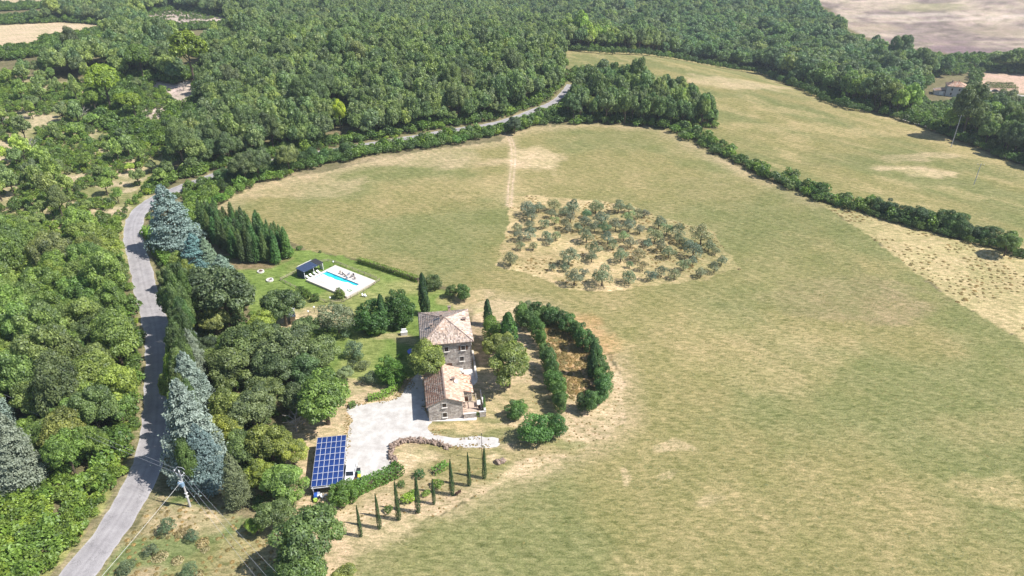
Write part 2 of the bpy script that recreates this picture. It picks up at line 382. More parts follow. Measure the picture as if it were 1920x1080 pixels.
def lobes_crown(name, seed, Rx, Rz, zc, nl, nleaf, size, mat, lobe=0.36, zmin=-0.45, jit=0.55, spread=0.68, aspect=0.6):
    r = np.random.default_rng(seed)
    L = rdir(r, nl, zmin); rad = r.uniform(0.6, 1.0, (nl, 1))**0.5
    irr = 1+0.22*np.sin(np.arctan2(L[:, 1], L[:, 0])*2+seed)[:, None]
    L = L*rad*spread*irr*np.array([Rx, Rx, Rz]); L = np.vstack([L, [[0, 0, 0]]])
    lr = r.uniform(0.7, 1.25, nl+1)*lobe*Rx; lr[-1] = 0.5*Rx
    wgt = lr**2; pick = r.choice(nl+1, nleaf*2, p=wgt/wgt.sum())
    D = rdir(r, nleaf*2, -0.6)
    flat = np.array([1, 1, 0.8])
    P = L[pick]+D*lr[pick][:, None]*flat*(1+r.normal(size=(nleaf*2, 1))*0.15)
    keep = np.ones(len(P), bool)
    for i in range(nl+1):
        keep &= ~((np.linalg.norm((P-L[i])/flat, axis=1) < lr[i]*0.8) & (pick != i))
    P = P[keep][:nleaf]; D = D[keep][:nleaf]; pick = pick[keep][:nleaf]; n = len(P)
    lt = r.uniform(0.1, 0.75, nl+1)
    T = lt[pick]+r.normal(size=n)*0.2
    P = P+np.array([0, 0, zc])
    Nn = D+r.normal(size=(n, 3))*jit+np.array([0.12, 0, 0.45])
    return leaves(name, P, Nn, size*r.uniform(0.65, 1.35, n), T, mat, seed, aspect)
def cedar_crown(name, seed, Rr, Hh, n, size, mat):
    r = np.random.default_rng(seed); nb = 82
    C = []; Nn = []; T = []
    per = n//nb
    for i in range(nb):
        h = (i+0.5)/nb; z = Hh*(0.1+0.9*h); rr = Rr*(1-h)**0.66*(1 if h > .12 else .8)*r.uniform(0.75, 1.12)+0.2
        a = i*2.399+r.uniform(-.3, .3)
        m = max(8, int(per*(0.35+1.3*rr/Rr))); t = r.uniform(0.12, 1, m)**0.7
        wdt = (0.07+0.24*t*(1.25-t))*rr*1.35; off = r.normal(size=m)*wdt
        x = np.cos(a)*t*rr - np.sin(a)*off; y = np.sin(a)*t*rr+np.cos(a)*off
        zz = z - 0.10*rr*t*t*1.5 + r.normal(size=m)*0.22 - 0.12*np.abs(off)
        C.append(np.stack([x, y, zz], 1)); d = np.stack([np.cos(a)*np.ones(m)*.45, np.sin(a)*np.ones(m)*.45, np.ones(m)], 1)+r.normal(size=(m, 3))*0.45
        Nn.append(d); T.append(r.uniform(-.1, .2)+0.1+0.6*t+r.normal(size=m)*0.15)  # needle tint darkens towards the trunk, inner-crown shade put into the colour
    C = np.vstack(C); Nn = np.vstack(Nn); T = np.concatenate(T)
    return leaves(name, C, Nn, size*r.uniform(0.6, 1.3, len(C)), T, mat, seed, 0.5)
def column_crown(name, seed, Rr, Hh, n, size, mat, taper=0.75, z0=0.05, bulge=0.25):
    r = np.random.default_rng(seed)
    h = r.uniform(0, 1, n)**0.9; prof = np.minimum(1, (h+0.03)/bulge*0.55+0.45)*(1-h**(1/ (1-taper+0.25)))**0.75
    prof = np.minimum(1, h/bulge*0.4+0.6)*np.power(np.clip(1-h, 0, 1), taper)
    a = r.uniform(0, 2*math.pi, n)
    rr = Rr*prof*(1+0.16*np.sin(a*3+h*9+seed)+0.12*np.sin(a*7-h*23))*(1+r.normal(size=n)*0.07)
    C = np.stack([rr*np.cos(a), rr*np.sin(a), Hh*(z0+(1-z0)*h)], 1)
    Nn = np.stack([np.cos(a), np.sin(a), np.full(n, 0.25)], 1)+r.normal(size=(n, 3))*0.35
    T = 0.45+0.3*np.sin(a*5+h*15)+r.normal(size=n)*0.2
    return leaves(name, C, Nn, size*r.uniform(0.6, 1.3, n), T, mat, seed, 0.55)
def trunk_mesh(name, seed, H, r0, zc, Rx, limbs=5, mat=None):
    r = random.Random(seed); b = MB()
    top = zc+0.2*Rx
    b.tube([(0, 0, -0.6), (r.uniform(-.1, .1), r.uniform(-.1, .1), H*0.2), (r.uniform(-.3, .3), r.uniform(-.3, .3), zc*0.7), (0, 0, top)], [r0*1.25, r0, r0*0.75, r0*0.3], 7)
    for k in range(limbs):
        a = k*2.4+r.uniform(-.4, .4); z = zc*r.uniform(0.45, 0.8); q = Rx*r.uniform(0.5, 0.75)
        b.tube([(0, 0, z), (math.cos(a)*q*.5, math.sin(a)*q*.5, z+q*.35), (math.cos(a)*q, math.sin(a)*q, z+q*.75)], [r0*0.5, r0*0.35, r0*0.12], 5)
    return b.mesh(name, mat or M['bark'])

# kinds: list of (crown mesh, trunk mesh); natural dims in metres
KIND = {}
def reg(k, crowns, trunk, Rn, zc, mat): KIND[k] = dict(cr=crowns, tr=trunk, R=Rn, zc=zc, mat=mat)
oakc = [lobes_crown('oak_crown', 10+i, 4.6, 3.7, 6.0, 50+6*i, 10500, 0.20, M['oak'], lobe=0.21, spread=.8, jit=.5) for i in range(5)]
reg('oak', oakc, [trunk_mesh('oak_trunk', i, 9, 0.3, 5.6, 4.2) for i in range(2)], 4.6, 6.0, M['oak'])
reg('evergreen', [lobes_crown('evergreen_crown', 40+i, 3.3, 3.4, 3.4, 38, 6500, 0.165, M['dark'], lobe=0.27, zmin=-0.95, spread=.78) for i in range(3)],
    [trunk_mesh('evergreen_trunk', 9, 5, 0.16, 3, 2.4)], 3.0, 3.2, M['dark'])
reg('olive', [lobes_crown('olive_crown', 60+i, 2.1, 1.9, 2.2, 18, 2000, 0.14, M['olive'], lobe=0.34, zmin=-0.7, jit=0.9, spread=.8, aspect=.45) for i in range(4)],
    [trunk_mesh('olive_trunk', 3+i, 2.6, 0.16, 2.1, 1.5, 4) for i in range(2)], 1.9, 2.5, M['olive'])
reg('pine', [lobes_crown('pine_crown', 80+i, 5, 3.4, 7.5, 40, 5200, 0.30, M['pine'], lobe=0.23, zmin=-0.2, jit=0.45, spread=.75) for i in range(2)],
    [trunk_mesh('pine_trunk', 5, 9, 0.32, 7, 4)], 5.0, 7.5, M['pine'])
reg('shrub', [lobes_crown('shrub_crown', 100+i, 1.6, 1.3, 0.95, 12, 520, 0.19, M['shrub'], lobe=0.42, zmin=-0.2, jit=0.7) for i in range(4)],
    None, 1.6, 0.95, M['shrub'])
reg('ball', [lobes_crown('ball_crown', 120+i, 2.75, 2.9, 2.6, 60, 8000, 0.13, M['shrub'], lobe=0.22, zmin=-1, jit=0.6, spread=.87) for i in range(2)],
    [trunk_mesh('ball_trunk', 4, 3, 0.14, 2.4, 1.8)], 2.25, 2.7, M['shrub'])
reg('feather', [lobes_crown('feather_crown', 140+i, 3.8, 3.0, 3.8, 34, 5200, 0.20, M['olive'], lobe=0.24, zmin=-0.4, jit=1.0, spread=.85, aspect=.35) for i in range(2)],
    [trunk_mesh('feather_trunk', 14, 5, 0.18, 4, 3)], 3.6, 4.0, M['olive'])
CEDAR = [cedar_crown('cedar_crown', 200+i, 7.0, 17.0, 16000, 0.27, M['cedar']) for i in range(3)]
CEDAR_T = MB().tube([(0, 0, -.5), (0, 0, 6), (0, 0, 16)], [0.45, 0.3, 0.05], 7).mesh('cedar_trunk', M['bark'])
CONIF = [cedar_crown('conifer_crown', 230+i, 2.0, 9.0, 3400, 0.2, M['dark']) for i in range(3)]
CONIF_T = MB().tube([(0, 0, -.5), (0, 0, 4), (0, 0, 8.6)], [0.16, 0.1, 0.03], 6).mesh('conifer_trunk', M['bark'])
CYP = [column_crown('cypress_crown', 300+i, 0.8, 9.0, 5600, 0.10, M['cypress'], taper=0.6, z0=0.01, bulge=.12) for i in range(3)]
CYPF = [column_crown('cypress_crown', 320+i, 1.45, 9.0, 5600, 0.18, M['cypress'], taper=0.42, z0=0.01, bulge=0.3) for i in range(2)]
CYP_T = MB().tube([(0, 0, -.3), (0, 0, 1), (0, 0, 6)], [0.14, 0.1, 0.03], 6).mesh('cypress_trunk', M['bark'])
STRAW = []
for i in range(3):
    r = np.random.default_rng(400+i); n = 260; a = r.uniform(0, 6.283, n); q = r.uniform(0, 1, n)**.5
    C = np.stack([np.cos(a)*q, np.sin(a)*q, 0.35*(1-q*q*.6)*r.uniform(0.4, 1, n)], 1)
    STRAW.append(leaves('dry_grass_clump', C, np.stack([np.cos(a)*q, np.sin(a)*q, r.uniform(0.1, 1, n)], 1)+r.normal(size=(n, 3))*.4, 0.16*r.uniform(.6, 1.4, n), 0.5+r.normal(size=n)*.3, M['straw'], i, 0.4))

CAT = dict(oak='tree', evergreen='tree', olive='tree', pine='tree', shrub='shrub', ball='tree', feather='tree')
NAME = dict(oak='leafy_tree', evergreen='evergreen_tree', olive='olive_tree', pine='umbrella_pine', shrub='shrub', ball='round_tree', feather='feathery_tree')
tree_r = random.Random(77)
PLACED = []                       # (x, y, R) of what already stands, so scattered woods keep clear
def put(kind, x, y, Rm, label, color=(1, 1, 1), group=None, name=None, vs=1.0, cat=None, z=None, single=False):
    K = KIND[kind]; s = Rm/K['R']; tilt_ = (tree_r.gauss(0, .035), tree_r.gauss(0, .035)); z = float(hgt(x, y)) if z is None else z
    cr = tree_r.choice(K['cr']); rz = tree_r.uniform(0, 6.28)
    col = tuple(c*tree_r.uniform(0.93, 1.07) for c in color)
    nm = name or NAME[kind]; ct = cat or CAT[kind]
    PLACED.append((x, y, Rm))
    if K['tr'] is None or single:
        o = ob(nm, cr, None, loc=(x, y, z), rot=(tilt_[0], tilt_[1], rz), scale=(s, s, s*vs), color=col)
        return tag(o, label, ct, group)
    t = thing(nm, label, ct, (x, y, z), rz, group)
    ob('crown', cr, t, scale=(s, s, s*vs), color=col)
    ob('trunk', tree_r.choice(K['tr']), t, scale=(s, s, s*vs))
    return t
def putpx(kind, cx, cy, rpx, label, color=(1, 1, 1), group=None, vs=1.0, **k):
    K = KIND[kind]; up = 3.0
    for _ in range(4):
        x, y = at(cx, cy, up); dep = proj(x, y, float(hgt(x, y))+up)[2]; Rm = rpx*dep/F; up = K['zc']/K['R']*Rm*vs
    return put(kind, x, y, Rm, label, color, group, vs=vs, **k)
def spire(meshes, trunk, Rn, Hn, base, top, rpx, name, label, cat='tree', color=(1, 1, 1), group=None):
    x, y = at(*base); z = float(hgt(x, y)); dep = proj(x, y, z)[2]
    lo, hi = 0.5, 60
    for _ in range(30):
        m = (lo+hi)/2
        if proj(x, y, z+m)[1] > top[1]: lo = m
        else: hi = m
    Hh = lo; Rm = rpx*dep/F; rz = tree_r.uniform(0, 6.28)
    t = thing(name, label, cat, (x, y, z), rz, group); t.rotation_euler = (tree_r.gauss(0, .012), tree_r.gauss(0, .012), rz)
    ob('crown', tree_r.choice(meshes), t, scale=(Rm/Rn, Rm/Rn, Hh/Hn), color=color)
    ob('trunk', trunk, t, scale=(Rm/Rn, Rm/Rn, Hh/Hn)); PLACED.append((x, y, Rm))
    return t

exec_order = None
# ------------------------------------------------------------------ regions (traced on the photograph, laid on the terrain)
POLY = {}
def poly(name, pts): POLY[name] = wpoly(pts); return POLY[name]
poly('field', [(395, 400), (440, 362), (520, 337), (600, 324), (700, 302), (800, 282), (940, 264), (955, 252), (1000, 238), (1100, 232), (1240, 240), (1290, 264), (1340, 292), (1440, 338), (1530, 378), (1640, 450), (1760, 545), (1920, 642), (2400, 900), (2400, 1400), (560, 1400), (640, 1062), (740, 1008), (850, 955), (960, 897), (1060, 850), (1140, 822), (1170, 785), (1172, 720), (1150, 670), (1120, 632), (1060, 596), (1000, 568), (900, 560), (870, 543), (790, 528), (690, 490), (640, 480), (575, 468), (520, 440), (450, 412)])
poly('rough', [(1530, 378), (1640, 405), (1760, 440), (1900, 480), (2400, 600), (2400, 900), (1920, 642), (1760, 545), (1640, 450)])
poly('farfield', [(1062, 95), (1150, 98), (1300, 115), (1430, 135), (1500, 165), (1560, 190), (1700, 230), (1800, 265), (1900, 305), (2300, 430), (2300, 570), (1900, 470), (1780, 432), (1650, 395), (1500, 345), (1400, 300), (1330, 262), (1290, 247), (1345, 240), (1340, 215), (1270, 172), (1180, 145), (1065, 128)])
poly('brown', [(1530, 6), (1565, 24), (1590, 52), (1620, 68), (1700, 88), (1760, 98), (1810, 118), (1850, 118), (1950, 80), (2400, 60), (2400, -90), (1500, -90)])
poly('plot', [(1842, 135), (1915, 140), (2000, 150), (2000, 180), (1835, 172)])
poly('tan_a', [(-500, 62), (-100, 52), (0, 47), (120, 42), (230, 50), (190, 62), (100, 72), (60, 92), (0, 96), (-500, 130)])
poly('tan_b', [(-500, -20), (0, -20), (110, -6), (80, 8), (0, 13), (-500, 14)])
poly('bare_a', [(265, 30), (330, 18), (440, 38), (400, 50), (350, 53), (290, 45)])
poly('bare_b', [(262, 185), (275, 150), (325, 158), (360, 150), (368, 172), (345, 205), (300, 222), (315, 245), (290, 252), (262, 215)])
poly('scrub', [(-500, 120), (60, 150), (300, 160), (345, 210), (300, 250), (330, 330), (250, 400), (225, 480), (-500, 500)])
poly('grove', [(955, 366), (1010, 366), (1100, 375), (1180, 385), (1250, 410), (1330, 430), (1350, 455), (1388, 505), (1330, 522), (1230, 535), (1130, 548), (1050, 537), (1000, 517), (935, 497), (935, 470), (950, 440)])
poly('lawn', [(420, 480), (560, 468), (640, 480), (700, 492), (790, 530), (870, 560), (885, 600), (900, 700), (790, 700), (740, 745), (690, 757), (650, 757), (560, 700), (480, 600), (430, 520)])
poly('poolside', [(526, 526), (562, 508), (610, 491), (672, 512), (708, 528), (645, 565), (615, 571)])
poly('yard', [(880, 560), (1000, 568), (1060, 596), (1120, 632), (1172, 720), (1170, 785), (1140, 822), (960, 897), (740, 1008), (640, 1062), (600, 1120), (540, 1120), (560, 930), (520, 800), (640, 750), (790, 700), (890, 690)])
poly('corner', [(180, 1090), (248, 1000), (292, 925), (350, 930), (430, 955), (500, 1000), (560, 1090), (600, 1400), (-100, 1400)])
poly('verge', [(300, 260), (245, 400), (215, 440), (225, 560), (262, 700), (250, 830), (190, 960), (60, 1110), (-100, 1400), (-160, 1400), (40, 1090), (150, 960), (225, 840), (230, 700), (215, 560)])
ROADPX = [(20, 1230), (143, 1080), (212, 990), (262, 905), (290, 820), (297, 700), (293, 620), (277, 560), (263, 500), (249, 440), (259, 402), (290, 374), (345, 350), (385, 336), (440, 318), (540, 298), (655, 278), (755, 262), (840, 247), (930, 233), (1000, 210), (1045, 190), (1066, 168), (1072, 158)]
ROAD = smooth([at(*p) for p in ROADPX], 8)
TRACK = smooth([at(*p) for p in [(935, 246), (955, 258), (963, 285), (961, 320), (957, 350), (955, 385)]], 6)

VIEWS = {k: [tuple(q) for q in v] for k, v in dict(
    tan_a=[(-500, 62), (0, 47), (120, 42), (230, 50), (190, 62), (100, 72), (60, 92), (0, 96), (-500, 130)], tan_b=[(-500, -40), (110, -40), (110, -6), (80, 8), (0, 13), (-500, 14)],
    bare_a=[(265, 30), (330, 18), (440, 38), (400, 50), (350, 53), (290, 45)], bare_b=[(262, 185), (275, 150), (325, 158), (360, 150), (368, 172), (345, 205), (300, 222), (315, 245), (290, 252), (262, 215)],
    brown=[(1530, 6), (1565, 24), (1590, 52), (1620, 68), (1700, 88), (1760, 98), (1810, 118), (1850, 118), (1860, 95), (2400, 60), (2400, -90), (1500, -90)], plot=[(1842, 135), (1915, 140), (2000, 150), (2000, 180), (1835, 172)],
    house=[(1728, 192), (1735, 165), (1765, 142), (1818, 140), (1818, 182), (1770, 196)], road_a=[(1010, 208), (1056, 180), (1062, 166), (1052, 168), (1045, 180), (1000, 202)], road_b=[(838, 252), (870, 238), (940, 228), (950, 232), (930, 240), (850, 256)],
    road_e=[(228, 440), (240, 412), (262, 386), (285, 376), (285, 392), (262, 412), (258, 440)], pine_a=[(168, 140), (192, 126), (218, 140), (216, 166), (170, 168)], pine_b=[(324, 90), (350, 70), (382, 86), (376, 108), (330, 110)], pine_d=[(232, 182), (258, 182), (258, 200), (232, 200)], yellow=[(622, 210), (635, 196), (650, 208), (644, 220)], ff=[(1064, 98), (1150, 100), (1270, 116), (1262, 140), (1190, 118), (1150, 108), (1125, 106), (1110, 118), (1085, 112), (1070, 122)], road_c=[(665, 284), (700, 272), (755, 262), (755, 270), (700, 284)], road_d=[(342, 352), (385, 332), (440, 316), (440, 324), (388, 345), (350, 358)], lane=[(1895, 292), (1925, 302), (1925, 312), (1895, 300)]).items()}
# ------------------------------------------------------------------ terrain
def axis(a, b, step, lo, hi, grow=1.07, mx=60):
    xs = list(np.arange(a, b, step)); s = step; x = xs[-1]
    while x < hi: s = min(s*grow, mx); x += s; xs.append(x)
    s = step; x = xs[0]; left = []
    while x > lo: s = min(s*grow, mx); x -= s; left.append(x)
    return np.array(left[::-1]+xs)
gx = axis(-85, 95, 0.55, -3000, 3000, 1.018); gy = axis(70, 205, 0.55, -200, 4200, 1.014)
X, Y = np.meshgrid(gx, gy); Z = hgt(X, Y)
LOCK = sstep(np.hypot(X+20, Y-130), 75, 130)
shape = X.shape
def col(c): return np.array(c, float)
wx = X+(vnoise(X, Y, 4.0, 3)-.5)*3.2; wy = Y+(vnoise(X, Y, 4.0, 5)-.5)*3.2
wX = X+(vnoise(X, Y, 14.0, 8)-.5)*10; wY = Y+(vnoise(X, Y, 14.0, 9)-.5)*10
n1 = vnoise(X, Y, 30, 21, 4)[..., None]; n2 = vnoise(X, Y, 6, 31, 4)[..., None]; n3 = vnoise(X, Y, 1.8, 41, 2)[..., None]
def blend(cols, mask, c, k=1.0):
    m = (mask*k)[..., None] if mask.ndim == 2 else mask*k
    return cols*(1-m)+c*m
G1, G2, TAN, TAN2 = col((0.248, 0.222, 0.096)), col((0.180, 0.184, 0.076)), col((0.46, 0.36, 0.22)), col((0.37, 0.30, 0.15))
litter = col((0.175, 0.155, 0.085))*(0.7+0.6*n2)
C = litter+0*X[..., None]
C = blend(C, inpoly(wX, wY, POLY['scrub']).astype(float), col((0.22, 0.22, 0.095))*(1-sstep(n2, .4, .62))+col((0.42, 0.35, 0.22))*sstep(n2, .4, .62))
reg_id = np.zeros(shape, int)
f = inpoly(wx, wy, POLY['farfield']).astype(float); reg_id[f > .5] = 2
e = distline(X, Y, POLY['farfield'][:12])
al = (X*.557-Y*.83)*.33; ac = X*.83+Y*.557                     # growth follows the slope's contour
nf = vnoise(al, ac, 15, 87, 4)[..., None]; nf2 = vnoise(al+90, ac, 6, 88, 3)[..., None]
cf = G1*(1-sstep(nf, .35, .62))+G2*1.05*sstep(nf, .35, .62)
cf = cf*(1-sstep(nf2, .55, .75)*.5)+TAN2*1.05*sstep(nf2, .55, .75)*.5
cf = blend(cf, np.clip(1-e/22, 0, 1)**1.2, TAN2*1.05, .85)
C = blend(C, f, cf)
f = inpoly(wx, wy, POLY['rough']).astype(float); reg_id[f > .5] = 3
C = blend(C, f, (TAN*.92)*(0.78+0.35*n2)+col((0.0, 0.02, -0.02)))
f = inpoly(X+(vnoise(X, Y, 3.0, 3)-.5)*1.6, Y+(vnoise(X, Y, 3, 5)-.5)*1.6, POLY['field']).astype(float); reg_id[f > .5] = 1
cf = G1*(1-sstep(n1, .42, .66))+G2*1.08*sstep(n1, .42, .66)
t2 = sstep(vnoise(X+500, Y, 18, 77, 4)[..., None], .52, .72)
cf = cf*(1-.36*t2)+TAN2*.95*.36*t2
C = blend(C, f, cf)
eu = distline(X, Y, POLY['field'][0:15]); C = blend(C, f*np.clip(1-eu/9, 0, 1), TAN*.93, .75)
ed = distline(X, Y, POLY['field'][20:34]); C = blend(C, f*np.clip(1-ed/6, 0, 1), TAN*.95, .6)
f = inpoly(wx, wy, POLY['lawn']).astype(float); reg_id[f > .5] = 4
C = blend(C, f, col((0.165, 0.225, 0.06))*(.85+.3*n2)*(1-sstep(n1, .5, .7)*.5)+TAN2*sstep(n1, .5, .7)*.5)
f = inpoly(X+(vnoise(X, Y, 3.0, 3)-.5)*2.0, Y+(vnoise(X, Y, 3, 5)-.5)*2.0, POLY['yard']).astype(float); reg_id[f > .5] = 5
C = blend(C, f, TAN*1.02*(.8+.4*n2))
ins = inpoly(X, Y, POLY['poolside']).astype(float); reg_id[ins > .5] = 4
C = blend(C, ins, col((0.14, 0.215, 0.05))*(.9+.2*n2))
for k, c in (('brown', None), ('plot', None), ('tan_a', None), ('tan_b', None), ('bare_a', None), ('bare_b', None)):
    f = inpoly(wX, wY, POLY[k]).astype(float) if k == 'brown' else inpoly(wx, wy, POLY[k]).astype(float)
    if k == 'brown': c = (col((0.24, 0.19, 0.165))*(1-sstep(n1, .3, .7))+col((0.45, 0.365, 0.28))*sstep(n1, .3, .7))*(.5+.95*n2)*(.8+.4*vnoise(X+Y*1.5, Y*4, 40, 66, 3)[..., None]); reg_id[f > .5] = 6
    elif k.startswith('tan'): c = col((0.50, 0.40, 0.26))*(.85+.3*n2)
    elif k == 'plot': c = col((0.50, 0.36, 0.27))
    else: c = col((0.46, 0.38, 0.32))*(.45+1.0*n3)
    C = blend(C, f, c)
f = inpoly(wx, wy, POLY['grove']).astype(float); reg_id[f > .5] = 7
C = blend(C, f, col((0.47, 0.345, 0.22))*(.55+.8*n2)+col((-0.02, 0.01, -0.03)))
f = inpoly(wx, wy, POLY['corner']).astype(float); reg_id[f > .5] = 8
C = blend(C, f, col((0.30, 0.25, 0.14))*(1-sstep(n2, .42, .6))+col((0.17, 0.20, 0.08))*sstep(n2, .42, .6))
f = inpoly(wx, wy, POLY['verge']).astype(float)
C = blend(C, f, col((0.24, 0.25, 0.09))*(.7+.6*n2))
# soil patches: (px, py, rx, ry in metres, colour, strength)
SOIL = [(1790, 92, 26, 16, col((.20, .145, .15)), .75), (1760, 78, 20, 12, col((.22, .16, .16)), .6), (1850, 100, 20, 10, col((.2, .15, .15)), .7), (1880, 60, 26, 20, col((.27, .22, .16)), .6), (1740, 14, 34, 22, col((.30, .28, .15)), .6), (1640, 52, 22, 14, col((.33, .26, .19)), .6), (1700, 30, 60, 8, col((.52, .44, .36)), .6), (1830, 35, 70, 7, col((.54, .45, .37)), .6), (800, 300, 26, 8, TAN, .5), (560, 350, 22, 9, TAN, .4), (1005, 300, 8, 13, TAN*1.1, .8), (930, 350, 10, 12, TAN2, .4), (1265, 840, 2.0, .8, TAN*1.1, .45), (1170, 890, 1.0, 2.0, TAN*1.1, .5), (1000, 880, 3, 1.2, TAN*1.1, .5),
        (1270, 878, 1.4, .6, TAN, .4), (1340, 925, 1.8, .8, TAN, .3), (1860, 925, 6, 4, TAN2, .6), (1400, 650, 20, 14, TAN2, .45), (1600, 560, 18, 10, col((.28, .22, .13)), .5), (1120, 420, 8, 10, G2, .4),
        (1380, 155, 28, 14, TAN*1.05, .6), (1700, 300, 10, 4, TAN, .6), (1750, 325, 10, 4, TAN*1.1, .7), (1680, 318, 7, 3, TAN*1.05, .7), (1760, 290, 9, 3, TAN, .5), (1500, 240, 30, 6, TAN2, .5), (1640, 250, 26, 5, TAN2, .5),
        (1600, 300, 22, 9, G2*.95, .5), (1420, 500, 26, 22, G2*1.05, .5), (1400, 400, 34, 26, G2, .45), (800, 1040, 12, 7, G2*1.1, .6), (1000, 1030, 14, 7, G2*1.05, .4), (1300, 260, 60, 14, G1*.95, .3),
        (470, 490, 9, 3.5, col((.22, .15, .10)), .8), (585, 590, 7, 5, TAN, .85), (560, 600, 5, 4, TAN*1.05, .7), (770, 635, 3, 2, TAN, .6), (695, 735, 7, 2.6, TAN, .8), (680, 660, 5, 9, TAN2, .2), (745, 628, 5, 1.6, TAN, .55),
        (640, 560, 12, 4, TAN2, .3), (850, 585, 9, 2.5, col((.16, .22, .06)), .7), (890, 570, 4, 5, TAN, .8), (870, 560, 5, 3, TAN2, .6),
        (850, 790, 9, .9, G2, .9), (850, 802, 8, 1.4, TAN2*1.1, .8), (860, 812, 7, .8, G2*1.1, .8), (950, 815, 6, 1.6, G2*1.1, .8), (930, 845, 5, 2.5, G2*1.15, .8), (840, 845, 10, 1.7, G1*.95, .85), (830, 860, 10, 2.5, G1, .5), (760, 862, 4, 3.0, TAN*1.2, .8),
        (870, 880, 6, 3, G1, .7), (1000, 840, 7, 2, G1, .6), (1050, 825, 5, 1.5, G2*1.2, .7), (1000, 755, 6, 4, G1*1.1, .6), (930, 760, 4, 4, G1*1.15, .5), (1140, 640, 4, 3, TAN2, .6), (950, 845, 2, 1, TAN*1.1, .8), (920, 828, 2.3, .8, TAN*1.2, .9),
        (1075, 650, 8, 14, col((.42, .27, .13)), .7), (880, 640, 3, 10, col((.2, .16, .1)), .5), (560, 870, 3, 10, TAN, .5), (720, 985, 4, 3, TAN*1.05, .5), (640, 1000, 5, 5, TAN*1.05, .5), (790, 905, 7, 3.5, G1*.9, .6),
        (240, 440, 4, 4, TAN2, .4), (60, 370, 16, 7, TAN, .5), (180, 310, 16, 6, TAN*1.1, .7), (120, 400, 10, 4, TAN, .5), (115, 590, 6, 2.5, TAN, .7), (480, 1000, 4, 10, TAN, .6), (330, 965, 6, 2.6, TAN, .7), (420, 1060, 6, 5, G1, .6)]
for px, py, rx, ry, c, k in SOIL:
    x0, y0 = at(px, py); q = 1-((wX-x0)/rx/1.15)**2*.5-((wY-y0)/ry/1.15)**2*.5
    mk = sstep(q+(n2[..., 0]-.5)*1.1, .15, .75)
    C = blend(C, mk, c*(.85+.3*n3), k)
dr = distline(X, Y, ROAD); C = blend(C, np.clip(1-(dr-2.4)/2.2, 0, 1), col((.33, .30, .16))*(.6+.8*n2), .6)
dt = distline(X, Y, TRACK); C = blend(C, np.clip(1-np.abs(dt-.75)/.55, 0, 1)*(.6+.4*n3[..., 0]), col((.62, .46, .36)), .9)
C = blend(C, np.clip(1-dt/3.2, 0, 1), TAN, .45)
C = np.clip(C, .02, .85)
V = np.stack([X, Y, Z], -1).reshape(-1, 3); Cf = np.concatenate([C, np.ones(shape+(1,))], -1).reshape(-1, 4)
ny_, nx_ = shape
I = (np.arange(ny_-1)[:, None]*nx_+np.arange(nx_-1)[None, :])
Q = np.stack([I, I+1, I+1+nx_, I+nx_], -1).reshape(-1, 4); rid = reg_id[:-1, :-1].reshape(-1)
for k, nm in enumerate(['ground', 'field', 'field', 'field', 'lawn', 'ground', 'hills', 'terrain', 'ground']):
    q = Q[rid == k]
    if not len(q): continue
    u, inv = np.unique(q, return_inverse=True)
    me = np_mesh(nm, V[u], faces4=inv.reshape(-1, 4), mat=M['ground'], attrs=[('col', 'FLOAT_COLOR', Cf[u])])
    me.polygons.foreach_set('use_smooth', np.ones(len(me.polygons), bool))
    o = ob(nm, me); tag(o, kind='structure')
    lab = {0: 'dry woodland ground and scrubby hillside soil', 1: 'large mown hay field around the olive grove', 2: 'far green meadow beyond the hedgerow', 3: 'tan unmown strip between field and hedgerow', 4: 'green lawn around house and pool', 5: 'dry yard around the farm buildings', 6: 'brown bare hillside at the top right', 7: 'dry stony soil under the olive grove', 8: 'dry grass corner right of the road'}[k]
    o['label'] = lab

# road strip
def strip(name, pts, half, mat, lift=0.06, nx=6, edge=0.16, label=None):
    vs = []; ac = []; n = len(pts)
    for i, p in enumerate(pts):
        d = pts[min(i+1, n-1)]-pts[max(i-1, 0)]; d = d/np.linalg.norm(d); nr = np.array([-d[1], d[0]])
        for k in range(nx+1):
            s = (k/nx*2-1)*half
            if k in (0, nx): s *= 1+edge*(float(vnoise(p[0]+k*9, p[1], 2.2, 5, 3))-.5)*2
            q = p+nr*s; vs.append((q[0], q[1], float(hgt(q[0], q[1]))+lift*(0.2 if k in (0, nx) else 1)+(0.03 if 1 < k < nx-1 else 0))); ac.append(k/nx)
    fs = np.array([(i*(nx+1)+k, i*(nx+1)+k+1, (i+1)*(nx+1)+k+1, (i+1)*(nx+1)+k) for i in range(n-1) for k in range(nx)])
    me = np_mesh(name, vs, faces4=fs, mat=mat, attrs=[('across', 'FLOAT', ac)])
    me.polygons.foreach_set('use_smooth', np.ones(len(me.polygons), bool))
    return tag(ob(name, me), label, kind='structure')
def resample(pts, d):
    pts = np.array(pts); L = np.r_[0, np.cumsum(np.linalg.norm(np.diff(pts, axis=0), axis=1))]; s = np.arange(0, L[-1], d)
    return np.stack([np.interp(s, L, pts[:, 0]), np.interp(s, L, pts[:, 1])], 1)
strip('road', resample(ROAD, 1.2), 2.85, M['road'], label='pale worn asphalt lane running through the woods')
# second little road glimpsed at the top right
strip('road', resample(smooth([at(*p) for p in [(1690, 222), (1720, 232), (1760, 243), (1800, 254), (1850, 275), (1895, 296), (1960, 318)]], 6), 1.6), 1.9, M['road'], 0.12, label='narrow road glimpsed under the far trees')
strip('path', resample(smooth([at(*p) for p in [(1838, 168), (1870, 172), (1905, 178), (1950, 184)]], 6), 1.6), 2.2, M['gravel'], 0.12, label='white gravel drive beside the far house')

